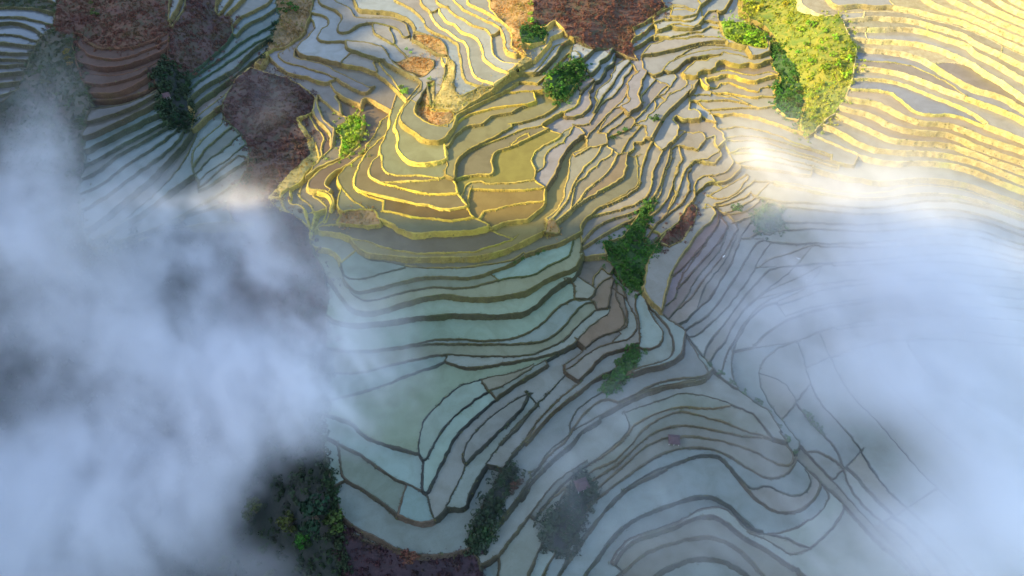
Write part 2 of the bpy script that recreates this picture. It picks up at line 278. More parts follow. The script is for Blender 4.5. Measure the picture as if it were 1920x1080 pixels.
LINES = """
r 597 -3 600 7 612 11 627 18 640 27 642 35 637 43 632 55 635 61 650 62 662 55 667 47 680 43 700 42 720 44 733 47 745 52 751 58 753 65 762 67 768 63
r 698 42 699 50 703 62 713 68 720 72 733 80 738 82
r 625 -3 635 5 648 9 658 18 662 28 668 32 688 32 720 31 740 33 757 38 763 48 768 62 769 72
r 662 -3 670 10 674 20 693 20 720 22 737 24 753 28 768 36 775 42 778 50 778 58
r 587 23 597 25 612 30 618 43 603 55 595 67 597 75 607 78 630 77 648 78 672 78 697 83 720 91
r 648 78 649 87 653 94 672 100 693 108 713 115 720 115
r 583 33 593 52 583 58 578 68 562 80 555 90 557 97 573 106 597 107 607 110 630 117 662 124 688 128 703 135 720 147 730 155
r 552 90 551 100 553 107 570 111 587 115 603 119 618 126 630 133 647 142 663 150 680 158 695 165 702 160
r 572 58 550 78 535 91 522 97 522 105 533 117 553 122 570 125 588 132 607 136 623 144 630 148 647 157 662 167 677 173 688 175 695 165
r 502 98 507 108 518 120 528 127 540 135 557 141 573 143 593 153 610 158 618 153 628 148
r 618 153 622 163 632 173 640 180 657 187 672 193 678 197 674 205
r 730 52 735 63 740 72 738 82 747 88 755 97 765 107 768 110
r 778 58 800 63 823 71 837 83 839 95 840 107 850 117 854 128 852 143 849 158 850 170 853 177 865 180
r 735 -3 753 7 770 15 785 27 795 38 798 48 803 55 820 62 837 68 853 77 860 83 862 100 865 117 868 133 870 147 878 153 895 158 907 162 913 162
r 787 -3 792 8 800 17 808 23 813 35 818 45 828 53 842 60 853 68 860 73 873 78 878 90 880 107 882 123 887 137 897 145 912 152 923 155
x 808 23 820 18 822 15
r 817 -3 822 7 833 12 839 12
r 833 12 822 15 827 25 835 37 843 42 853 44 860 53 865 60 880 63 893 68 902 80 905 93 907 107 918 117 932 125 942 131
r 839 11 843 20 852 28 862 31 873 35 880 45 893 48 908 51 918 58 922 67 922 83 925 100 933 108 947 112 960 113
r 847 -3 860 7 865 15 880 22 897 30 912 37 925 42 938 50 945 62 949 75 945 85 952 93 960 98 967 100
x 937 50 927 62 922 62
r 877 -3 878 8 893 13 908 20 923 28 938 37 950 45 960 57 967 67
r 913 -3 923 5 940 18 950 27 960 35 975 47
r 930 -3 947 7 960 15 980 20
r 828 107 830 117 838 127 839 138 835 153 830 163 828 180
x 828 107 840 106
r 720 115 725 123 738 128 750 133 758 140 770 145 783 150 792 157 792 167 787 177
r 720 130 727 138 735 145 738 150
r 715 85 720 93 727 103 732 112
r 595 180 594 193 597 207 602 218 608 230 618 237 627 243
r 598 180 607 192 618 198 627 208 640 215 655 219
x 628 180 635 190 637 198 640 215
r 674 205 678 197 677 185 688 180 702 187 720 198
r 720 213 712 222 705 237 702 247 697 255 688 263 684 278 687 282
r 578 212 585 227 595 242 605 253 608 262 603 270 603 293
r 588 212 595 225 607 237 618 247 622 260 623 273
r 593 267 587 282 578 293 563 307 553 322 540 330 528 340 517 348 508 360 502 372
r 627 243 625 260 625 273 612 287 600 297 583 307 573 318 558 328 547 340 535 352 527 360 524 372 532 390
r 665 273 652 288 635 295 618 303 597 313 580 325 568 337 562 347 560 360 563 368 575 375 583 385 590 397 588 408 583 417
r 673 272 660 287 640 300 618 308 597 322 585 333 578 345 578 355 593 357 615 359 625 368 627 383 620 393
r 685 282 672 292 657 303 643 313 627 320 613 333 608 343 612 350 620 355
r 682 287 663 300 648 312 637 322 631 335 637 347 647 357 657 370 670 380 683 388
r 692 280 683 293 677 303 670 318 665 333 663 347 670 355 680 360 690 366 705 371 720 374
r 720 250 708 262 695 278 692 280
r 712 290 702 300 693 313 692 327 698 335 710 340 720 344 737 347 750 352 762 354
r 720 260 713 273 712 287 717 295 715 308 720 320 730 327 745 328 763 328 790 328
r 740 180 737 195 732 210 728 223 732 230 725 243 720 260
r 790 173 775 190 767 198 758 210 752 222 752 235 763 245 777 253 788 262 798 266 813 268 828 266 834 263
r 770 180 763 187 753 205 745 222 740 238 745 250 748 263 745 278 752 290 762 300 773 306 790 307 810 305 833 300
x 957 162 938 172 920 180 900 192 883 200 867 210 855 218 853 230 848 243 835 260 833 270 837 287 835 297 840 310 835 323 835 330 848 335 855 345 857 360 860 365 872 382 878 392 885 407 897 413 913 423 923 427 932 435 943 438
r 783 338 807 336 835 330
r 863 247 873 238 887 235 902 237 912 227 923 218 942 215 960 210 970 202 985 196
r 858 227 880 213 895 208 912 205 928 202
r 840 273 852 253 863 247
r 852 335 852 322 857 303 863 295 880 283 897 273 915 263 935 253 960 238
r 987 260 960 273 943 278 928 283 923 293 920 305 927 318 922 327 903 328 887 329
r 867 362 873 348 887 340 907 338 912 345 937 343 960 342 977 342 993 339 1002 338
r 1015 48 1023 57 1033 50 1039 40
r 1015 97 1025 85 1032 72 1033 65 1047 62 1058 56
r 1023 102 1033 90 1038 80 1050 80 1060 72
r 1035 108 1047 93 1053 78 1067 70
r 1058 100 1067 93 1080 93 1087 100
r 1146 92 1140 105 1127 112 1122 125 1113 137 1098 145 1093 150
r 1155 100 1152 117 1133 130 1132 142 1123 150 1108 163 1105 177 1108 190 1110 195 1102 202 1097 215
r 1178 108 1160 115 1150 130 1145 142 1147 150 1133 158 1122 167 1115 178 1120 190 1115 207 1112 215
r 1185 122 1182 133 1168 145 1165 160 1157 170 1152 180 1137 188 1127 197 1117 210
r 1200 133 1182 147 1178 160 1175 180 1182 192 1160 200 1143 210 1138 222 1130 232 1123 243
r 1207 150 1200 160 1197 180 1200 197
r 960 133 977 128 993 132 1017 132
r 960 150 977 148 997 150 1013 153 1018 163
r 960 170 985 167 1022 165
r 1190 47 1200 45 1220 42 1230 28 1242 18 1255 13
r 1257 10 1275 8 1290 13 1303 20
r 1263 20 1283 18 1300 25
r 1193 67 1212 57 1217 50 1233 37 1257 35 1280 38 1300 38 1308 27 1310 13 1317 5 1327 0
r 1255 48 1270 43 1290 48 1303 50 1317 37 1320 27 1330 17 1342 18 1360 17 1362 7 1370 0
r 1198 83 1213 73 1220 62 1237 58 1255 50
r 1315 57 1327 47 1340 45 1358 52 1367 55
r 1322 33 1347 39 1367 40
x 1203 103 1208 93 1217 83 1233 77 1250 68 1275 70 1293 68 1320 66 1348 68 1362 78
r 1250 68 1270 62 1297 58 1315 57 1322 55
r 1203 103 1202 117 1207 132 1218 143 1228 142 1243 135 1248 125 1267 112 1283 98 1300 88 1317 83 1338 82 1358 83 1380 87 1400 92
r 1262 135 1272 127 1280 120 1293 110 1308 107 1325 108 1342 107 1355 100 1368 103 1388 107 1405 115 1425 113 1440 103
r 1280 143 1290 132 1305 118 1317 122 1333 115 1350 108 1355 100
r 1218 143 1232 152 1245 155 1254 163 1252 172 1237 177 1232 183
r 1243 135 1262 135 1268 147 1263 155 1254 163
r 1280 143 1282 150 1287 155 1283 168 1272 173 1258 177
r 1307 150 1308 142 1317 137 1328 143 1337 133 1345 123 1357 118 1360 125 1383 127 1403 123 1418 130 1433 120 1440 117
r 1280 150 1293 150 1307 150 1308 160 1300 167 1293 180
r 1328 150 1342 150 1350 142 1360 140 1380 147 1400 155 1415 157 1440 147 1457 143
r 1330 160 1342 167 1347 157 1367 155 1388 160 1408 170 1423 172 1428 163 1440 162 1460 160
r 1307 150 1317 160 1327 173 1330 160
r 1327 173 1345 177 1360 180 1380 183
r 953 233 960 232 982 227 1005 222 1027 212 1043 200 1047 190
r 1017 232 1033 220 1053 210 1070 205 1083 195 1088 180 1087 160
r 1057 218 1077 220 1097 215 1102 202 1108 195 1110 180
r 1077 232 1093 232 1108 230 1112 218 1118 205 1127 195
r 953 253 970 245 993 238 1017 235
r 960 270 970 260 980 252 990 250
r 1075 237 1063 240 1053 252 1040 263 1023 270 1010 278 1000 288 996 303 1002 313 1004 327 1000 335
r 1017 235 1040 247 1053 252
r 1075 237 1067 253 1063 258 1053 268 1035 278 1025 285 1020 297 1021 310 1015 318 1007 322
r 1098 250 1083 260 1068 272 1060 280 1057 290 1048 297 1047 313 1040 325 1032 338 1027 348 1023 353
r 1077 232 1098 250 1105 273 1087 283 1073 288 1068 297 1069 313 1065 327 1063 342 1058 360 1058 370 1050 385 1037 400 1023 407
r 1000 335 1013 347 1022 352 1020 365 1023 377 1015 392 1003 398
r 960 357 985 355 1015 355 1022 352
r 1135 252 1148 243 1167 230 1178 218 1187 208 1200 200 1207 190
r 1123 247 1135 252 1138 270 1148 283 1160 288 1175 288 1182 282 1190 275 1185 267 1200 265 1210 263
r 1175 288 1174 308 1172 327 1160 340 1140 350 1117 362 1102 370 1087 380
r 1148 283 1143 293 1127 300 1117 313 1102 322 1093 335 1080 338 1075 360
r 1192 295 1197 317 1198 340 1190 353 1178 360 1168 365 1152 375 1135 385 1120 390 1112 400 1098 410 1088 422 1088 432 1092 450 1088 467
x 1175 288 1192 295 1200 290
r 1077 293 1093 283 1110 275 1138 270
r 1163 250 1182 240 1188 232 1200 232
r 1210 170 1203 180 1202 193 1200 198 1187 208
r 1235 177 1228 190 1228 205 1218 217 1210 223 1200 228 1187 232
r 1257 173 1255 180 1248 190 1238 200 1228 205
r 1295 165 1293 180 1293 190 1290 198 1293 207 1307 205 1315 218 1313 227 1287 227 1277 222 1267 217
r 1293 190 1307 188 1315 197 1327 207 1337 215 1343 230 1338 237
r 1315 218 1327 223 1343 230
r 1200 233 1208 235 1213 245 1214 255 1208 263 1200 267 1190 265
r 1267 217 1260 223 1270 235 1272 247 1293 247 1317 248 1323 258 1315 270 1310 283 1293 275 1270 273 1260 280
r 1213 257 1223 262 1232 270 1240 282 1240 292 1230 307 1225 322 1223 340 1218 360 1210 373 1200 378 1187 387 1175 387 1160 393 1147 395
r 1240 282 1250 273 1270 258 1272 247
r 1260 280 1258 293 1253 310 1247 323 1242 335 1242 360 1233 368 1223 383 1210 392 1200 395 1190 408 1173 417 1158 423 1142 433
r 1278 287 1280 300 1270 317 1267 325 1264 337 1264 353 1268 360 1263 368
r 1298 305 1293 320 1288 333 1292 343 1290 360 1283 377
r 1323 258 1340 253 1342 263 1340 270 1352 280 1352 293 1342 300 1340 307 1327 305 1307 297 1298 305
r 1343 230 1345 243 1358 250 1357 263 1363 275 1367 283 1375 300 1373 310 1360 325 1343 328 1323 325 1303 340 1303 360
r 1375 300 1392 310 1380 325 1363 340 1333 340 1317 350 1308 360
r 1405 330 1393 347 1383 360 1367 370 1342 375 1325 363
x 502 372 510 367 524 372
x 524 370 525 375 532 390 538 397 548 403 563 412 575 422 582 430 581 440 582 453
r 543 360 543 368 542 382 563 382 570 393 573 408 580 425
r 595 359 612 363 622 373 623 385 617 395 615 403 607 415
r 558 360 562 368 575 375 583 385 590 397 588 408 582 427
r 587 363 600 370 610 380 612 393 607 407 600 415 587 428
r 635 363 635 373 632 387 638 393 647 398
r 587 430 595 423 600 432 622 433 643 438 657 447 673 450 697 453 710 460 720 463 737 468 760 472 783 475 820 475 853 472 878 473 897 470 908 463 928 458 945 453 960 448 972 438
x 713 420 688 422 647 420 617 418 595 423
r 657 447 663 457 673 468 685 480 697 483 720 486 740 490 762 493 787 498 820 498 845 498 870 497 903 493 928 490 960 487 982 470
r 582 440 582 453 590 460 610 463 625 468 635 480 640 492 643 505 645 518 657 523 677 523 697 517 720 508 737 503 758 498
r 757 377 770 380 787 383 808 384 823 390 840 392 872 388
r 713 394 720 396 745 398 762 405 787 408 812 410 837 412 862 412 887 410
r 713 410 720 413 735 420 748 430 763 437 780 440 803 438 837 435 870 435 895 433 913 427
r 788 362 820 362 857 363
r 897 413 903 402 912 395 925 393 943 388 960 383 1000 378
r 878 393 877 375 880 360 885 350
r 920 427 943 417 960 413 990 412
r 643 520 657 540 670 550 700 543 733 533 770 523 813 517 857 520 890 520 917 510 933 503 960 493 980 477 1013 463 1043 457 1057 452
x 917 507 933 523
r 657 547 677 563 713 560 747 550 780 542 820 537 873 542 910 530 940 523 960 520 1000 518 1013 510 1020 502 1040 493 1067 482 1070 468
r 627 533 643 560 660 580 680 588 713 585 747 573 790 560 830 553 863 558 897 563 930 560 960 557 990 550 1020 530 1040 520 1077 510 1093 477
r 613 593 637 607 667 608 713 605 763 597 813 593 863 590 913 593 960 592 987 587 1010 570 1033 547 1057 528 1073 522 1078 537 1077 560
r 613 653 653 658 693 657 740 653 773 647 800 640 840 635 880 638 920 640 960 635 993 623 1023 600 1043 577 1070 560 1093 557 1117 563 1118 577
r 770 648 813 644 863 645 913 645 960 645 1003 643 1033 633 1057 613 1073 590 1093 567 1117 563
r 613 697 640 700 680 697 720 687 763 677 800 668 840 663 880 667 960 668 1000 665 1027 653 1060 637 1083 610 1103 590 1120 577 1143 577
r 680 733 727 720 763 703 800 690 833 680 840 665
r 837 678 863 688 897 690 930 683 960 678 993 673 1043 660 1073 647 1093 623 1120 600 1142 587 1143 577
r 867 720 880 718 903 710 960 700 1000 683
r 867 720 840 740 813 767 793 790 787 817 783 847 793 863
r 1013 680 980 700 947 723 913 733 880 757 850 783 827 807 813 833 800 860 793 863
r 1027 683 987 707 947 733 913 760 880 790 850 820 837 850 823 877 810 907 800 927 790 917 795 873 793 863
r 1000 733 960 753 930 773 903 797 880 823 868 850 872 867
r 990 737 980 767 960 783 940 803 913 830 872 867 867 887 850 920 837 947
r 1040 723 1013 750 987 780 960 813 937 833 913 863 907 877 887 907 877 933 872 953 837 950
x 1057 740 1033 763 1010 787 990 820 960 853 937 887 927 910 910 933 900 967 890 1003 880 1030
x 910 867 940 877
r 620 780 660 790 680 817 713 830 747 840 780 850
r 597 817 623 823 647 840 680 853 713 880 747 900 780 913 790 920
r 633 830 637 853 640 880 647 900 670 910 697 927 720 943 740 960 763 973 797 980 820 970 837 950
r 620 917 627 913 640 903 647 900
x 762 907 757 920 750 950 747 963
r 590 830 613 867 627 920 640 967 660 987 687 1000 720 1017 747 1033 780 1043 813 1045 853 1040 880 1030
r 1060 683 1083 667 1100 650 1120 633 1147 623 1167 617 1173 600 1163 573 1153 553 1160 530 1147 520 1130 503
r 1073 687 1100 663 1130 647 1167 640 1187 630 1197 613 1190 590 1177 567 1167 543 1160 530
r 1057 523 1075 523 1078 547 1077 563 1110 560 1120 533 1145 520
r 1078 520 1093 483
r 1128 503 1113 517 1110 540
r 1103 697 1127 667 1153 657 1177 653 1193 643
r 1205 547 1213 573 1227 600 1243 620 1243 640 1227 653 1207 653 1190 650
x 1207 547 1193 553 1190 573 1200 607 1198 650
r 1207 547 1213 570 1233 590 1250 607 1263 637 1263 660 1260 670 1237 683 1210 687 1187 697 1160 713 1147 733
r 1270 610 1280 617 1297 643 1310 670 1330 697 1323 707 1290 708 1253 713 1227 720 1200 733 1177 747 1160 753
x 1205 537 1210 560 1243 590 1267 610 1287 623 1307 650 1327 680 1347 700 1367 720 1393 737 1417 760 1440 770 1460 807 1487 850 1500 867 1540 907 1573 933 1587 950 1613 980 1643 1013 1693 1053 1727 1087
r 1267 610 1280 607 1307 580 1333 557 1353 520 1373 490 1387 447 1400 427
r 1293 630 1307 630 1337 600 1360 580 1377 557 1403 527 1423 487 1440 460
r 1330 680 1340 660 1363 637 1370 613 1400 573 1427 553 1440 540 1473 517 1500 487
r 1383 730 1373 707 1370 680 1377 643 1400 600 1427 577 1440 570 1480 557 1520 533 1540 503
r 1233 360 1223 380 1210 390 1200 393
r 1193 423 1200 415 1210 403 1217 400 1233 377
r 1225 458 1233 447 1245 435 1267 422 1275 410 1285 390 1300 377 1303 360
x 1210 453 1222 432 1233 417 1250 400 1267 388 1280 382 1290 360
r 1323 382 1337 390 1342 403 1332 417 1317 427 1303 443 1293 460 1280 477 1267 497 1258 513 1250 540 1243 565
r 1347 393 1347 410 1350 423 1333 440 1327 453 1315 468 1300 490 1283 510 1273 532 1267 557 1255 568
r 1352 393 1352 408 1365 422 1360 443 1352 463 1348 473 1330 493 1315 510 1300 530 1290 553 1272 575
r 1368 402 1388 430 1377 450 1370 467 1360 490 1342 510 1323 532 1315 552
r 1317 390 1342 388 1367 382 1400 370 1407 360
r 1342 388 1350 398 1368 402 1400 397 1423 377
r 950 800 960 783 980 763 990 740 987 733
r 940 830 960 807 987 777 1013 750 1040 723 1060 700
r 960 850 990 820 1010 787 1033 763 1057 740 1093 713
r 993 887 1010 880 1023 853 1047 830 1070 817 1067 797 1080 767 1103 750 1120 740 1147 720
r 1187 830 1207 803 1237 783 1273 770 1297 773 1327 783 1367 793 1390 807 1413 813 1440 820
r 1167 773 1200 760 1247 747 1280 733 1313 738 1343 747 1370 757 1397 770 1413 777 1420 787
r 1147 767 1180 747 1213 730 1260 720 1327 707
r 1153 863 1187 830
r 1160 880 1213 833 1247 820 1293 817 1343 823 1380 833 1420 847 1440 860 1460 870 1483 873 1487 853 1477 837 1460 813
r 1167 920 1213 887 1287 860 1320 850 1350 853 1367 870 1387 897 1410 920 1440 907 1463 923 1490 930 1513 923 1522 900 1510 880
r 1387 897 1410 927 1440 950 1460 960 1483 960 1513 950 1537 920 1537 897 1520 883
r 1147 1053 1173 1013 1213 1000 1267 983 1293 967 1317 953 1353 950 1377 967 1403 997 1440 1003 1473 997 1507 983 1540 960 1557 933 1550 917
r 1403 997 1440 1013 1463 1027 1480 1040 1503 1037 1533 1017 1563 987 1583 957 1583 940 1557 917
r 1133 1100 1187 1053 1223 1027 1260 1017 1293 1007 1340 1003 1393 1030 1433 1080 1460 1113
r 1193 1107 1223 1080 1260 1057 1307 1043 1350 1047 1383 1060 1407 1080 1427 1107
r 960 953 980 920 997 893 993 887
r 1003 973 1033 933 1070 907 1113 880 1153 863
r 940 1033 960 1007 980 980 1003 953 1027 917 1053 893 1100 863
r 980 1100 1007 1037 1023 1003 1037 977 1043 947 1070 907
r 913 1053 940 1033 933 1100
r 1037 1100 1063 1047 1087 1013 1120 973 1167 920
r 1447 707 1477 720 1503 770 1540 810 1563 833 1580 870 1593 913 1620 950 1660 983 1707 1020 1760 1100
r 1503 660 1520 720 1540 760 1580 797 1613 840 1640 887 1673 927 1727 973 1807 1053 1840 1100
r 1550 653 1573 707 1600 747 1647 793 1693 847 1740 900 1807 960 1920 1040 1960 1067
r 1627 653 1653 707 1707 760 1767 813 1827 860 1920 920 1960 947
r 1707 653 1740 700 1807 753 1873 793 1960 830
r 1550 -7 1563 13 1600 7 1640 10 1673 7 1707 12 1757 25 1800 30 1833 43 1860 57 1907 77 1960 100
r 1570 27 1590 21 1627 19 1670 17 1713 21 1740 32 1780 39 1813 50 1853 63 1883 80 1920 97 1960 117
r 1577 38 1607 32 1647 30 1680 31 1723 37 1740 43 1777 53 1817 67 1830 82 1867 95 1920 123 1960 143
r 1580 50 1613 50 1657 50 1707 47 1737 53 1773 67 1823 80 1827 97 1867 113 1907 140 1960 167
r 1583 67 1613 68 1647 72 1693 72 1740 80 1773 90 1817 110 1850 133 1880 150 1920 180 1960 207
r 1600 83 1640 87 1680 90 1720 100 1753 115 1760 123 1787 143 1817 160 1840 167 1870 173 1893 183 1920 200 1960 227
r 1817 113 1787 110 1753 115
r 1607 107 1653 110 1693 113 1723 120 1757 137 1787 153 1810 177 1840 187 1873 197 1920 217 1960 237
r 1603 123 1647 127 1687 133 1727 147 1760 160 1793 170 1810 177
r 1607 147 1640 143 1680 150 1707 157 1740 170 1773 183 1807 197 1833 213 1853 230
r 1600 167 1640 167 1673 173 1680 180 1700 197 1717 213 1747 217 1773 213 1800 217 1840 230 1873 243 1920 263 1960 280
r 1590 187 1620 190 1653 197 1687 217 1723 230 1773 233 1807 243 1847 260 1920 283 1960 300
r 1573 200 1600 207 1640 217 1673 237 1723 247 1773 248 1807 263 1847 283 1920 303 1960 320
r 1570 213 1600 227 1630 240 1667 260 1723 267 1773 267 1813 280 1857 297 1920 320 1960 333
r 1543 230 1580 247 1617 273 1667 283 1727 283 1773 287 1823 297 1867 313 1920 337 1960 350
r 1533 253 1573 270 1620 293 1673 303 1723 300 1767 302 1813 310 1860 330 1920 355 1960 367
r 1670 -7 1673 3 1677 7
r 1730 -7 1773 13 1813 23 1857 40 1890 57 1920 67 1960 83
r 1773 -7 1823 13 1867 33 1920 53 1960 67
r 1817 -7 1867 17 1920 37 1960 50
r 1857 -7 1920 23 1960 40
r 1897 -7 1920 5 1960 23
r 1620 30 1622 19
x 1883 80 1880 95
x 1627 50 1627 68
x 1740 43 1742 53
r 1430 340 1480 343 1527 353 1580 360 1647 363 1707 347 1757 347 1800 353 1853 370 1920 393 1960 403
r 1413 367 1460 380 1520 380 1580 387 1653 390 1713 377 1773 373 1827 380 1873 393 1920 413 1960 423
r 1413 407 1467 417 1520 417 1580 420 1653 420 1720 410 1773 403 1833 410 1873 423 1920 440 1960 447
r 1420 447 1467 457 1527 457 1580 457 1653 453 1720 443 1780 437 1840 443 1880 457 1920 467 1960 473
r 1453 500 1500 497 1553 493 1607 490 1673 483 1740 477 1800 473 1853 480 1920 493 1960 500
r 1473 547 1520 533 1580 527 1647 520 1713 513 1773 510 1833 517 1920 520 1960 527
r 1473 593 1513 577 1567 567 1640 557 1713 550 1780 547 1853 553 1920 560 1960 567
r 1493 640 1547 617 1607 603 1680 593 1753 590 1827 593 1920 600 1960 607
r 1520 687 1580 660 1653 640 1733 633 1813 637 1920 647 1960 653
r 1248 15 1277 12 1306 20
r 1248 31 1289 33 1308 29
r 1254 48 1293 55 1314 49
r 1227 65 1277 68 1318 62
r 1327 367 1360 350 1402 325
r 1339 385 1381 367 1414 338
r 1356 402 1410 377 1431 354
r 1372 419 1418 402 1443 375
r 1393 200 1431 202 1456 196
x 905 718 928 745
x 985 730 1012 762
x 1078 632 1100 655
x 1262 6 1257 37
x 1310 2 1322 40
x 1345 15 1352 46
x 1225 28 1232 58
x 1076 68 1068 116
x 1098 120 1110 148
x 1018 164 1034 166
x 1000 166 1004 190
x 765 190 785 200
x 840 240 822 232
x 641 116 650 104
x 700 118 706 132
x 1180 110 1195 135
x 1165 205 1190 225
x 1230 175 1250 190
x 1320 150 1335 175
x 1400 92 1405 115
x 1300 175 1330 180
x 1060 695 1085 715
x 1150 640 1165 625
x 810 960 800 925
x 1150 540 1175 560
x 1090 520 1115 540
x 1100 480 1135 480
x 640 490 660 470
x 1420 650 1500 640
x 1470 780 1520 720
x 1560 900 1620 840
x 1640 990 1720 940
x 1700 560 1700 600
x 1850 545 1850 605
x 600 390 580 395
x 590 310 575 330
x 1330 330 1355 350
x 1290 395 1275 420
x 1215 420 1240 440
r 1490 640 1450 655 1420 690 1430 740 1480 810 1560 900 1640 990 1740 1090
r 1330 215 1380 212 1430 222 1480 240 1505 250
r 1345 240 1400 235 1450 250 1510 275 1560 290
r 1360 262 1420 262 1480 280 1540 300 1600 312
r 1375 285 1440 290 1500 305 1570 320
r 1390 310 1450 318 1520 328
r 175 440 260 400 330 345 375 318
r 190 470 300 425 380 380 430 350
r 1000 890 1030 850 1060 830 1075 800 1100 770 1130 745 1165 755
r 1010 960 1060 900 1120 860 1160 830 1185 800 1170 770
r 985 830 1010 800 1050 760 1090 730 1130 700 1160 690
r 1040 1080 1090 1020 1130 960 1180 910 1250 880
r 73 -7 110 10 133 15
r -7 15 33 13 67 15 100 23 127 30
r -7 32 20 30 53 33 87 40 100 43
r -7 42 33 38 60 50 80 62 77 70
r -7 63 23 62 50 70 72 78
r -7 78 33 85 67 87
r -7 97 33 102 60 100
r -7 110 43 113 55 112
r -7 123 47 120
r -7 138 45 133
r -7 157 40 153
r -7 182 20 173 35 163
r 152 63 163 80 187 92 227 90 267 80 317 60
r 143 77 160 100 187 110 233 110 283 90 317 77
r 133 100 143 113 173 123 217 127 260 113 300 97 317 88
r 147 130 187 140 233 137 273 123 300 110
r 153 153 187 160 227 153 253 143 277 130
r 167 173 207 177 247 163 283 137 317 90 323 57
r 167 182 213 183 253 173 287 160 297 143
r 168 200 213 197 250 187 293 167
r 163 230 200 220 240 207 277 187 297 173
r 162 260 200 243 240 223 283 200 307 187
r 160 283 200 263 233 247 270 227 307 213
r 158 308 200 290 230 270 267 253 310 230
r 155 335 187 317 213 293 253 273 300 247 327 230
r 152 363 173 353 207 333 233 310 283 280 330 247 340 230
r 150 393 173 380 213 357 250 327 300 293 333 267 350 240
r 153 430 187 407 233 373 273 340 307 307 340 273 357 247
r 160 457 200 433 240 400 283 363 317 330 347 293 360 260
r 397 23 407 0 413 -7
r 430 20 443 7 460 -7
r 437 47 447 32 480 18 503 7 510 -3
r 443 67 457 48 480 37 500 28 517 16
r 350 147 393 123 427 100 450 80 480 64 503 53 527 32
r 347 173 360 160 400 133 440 107 480 80 497 73 510 65
r 353 200 370 187 410 157 450 128 480 103 500 93
r 357 227 387 200 417 177 437 157 467 127
r 360 243 387 217 417 193
r 362 320 358 300 363 277 393 247 417 230 417 213
r 373 320 377 313 390 297 417 283 440 260 457 247
r 373 337 393 320 427 300 457 273 463 267
r 373 357 393 345 433 320 470 293
r 377 377 417 357 450 340 477 327
r 383 393 427 377 467 363 480 360
r 323 57 337 33 353 20 363 -7
r 320 40 333 17 340 -7
"""
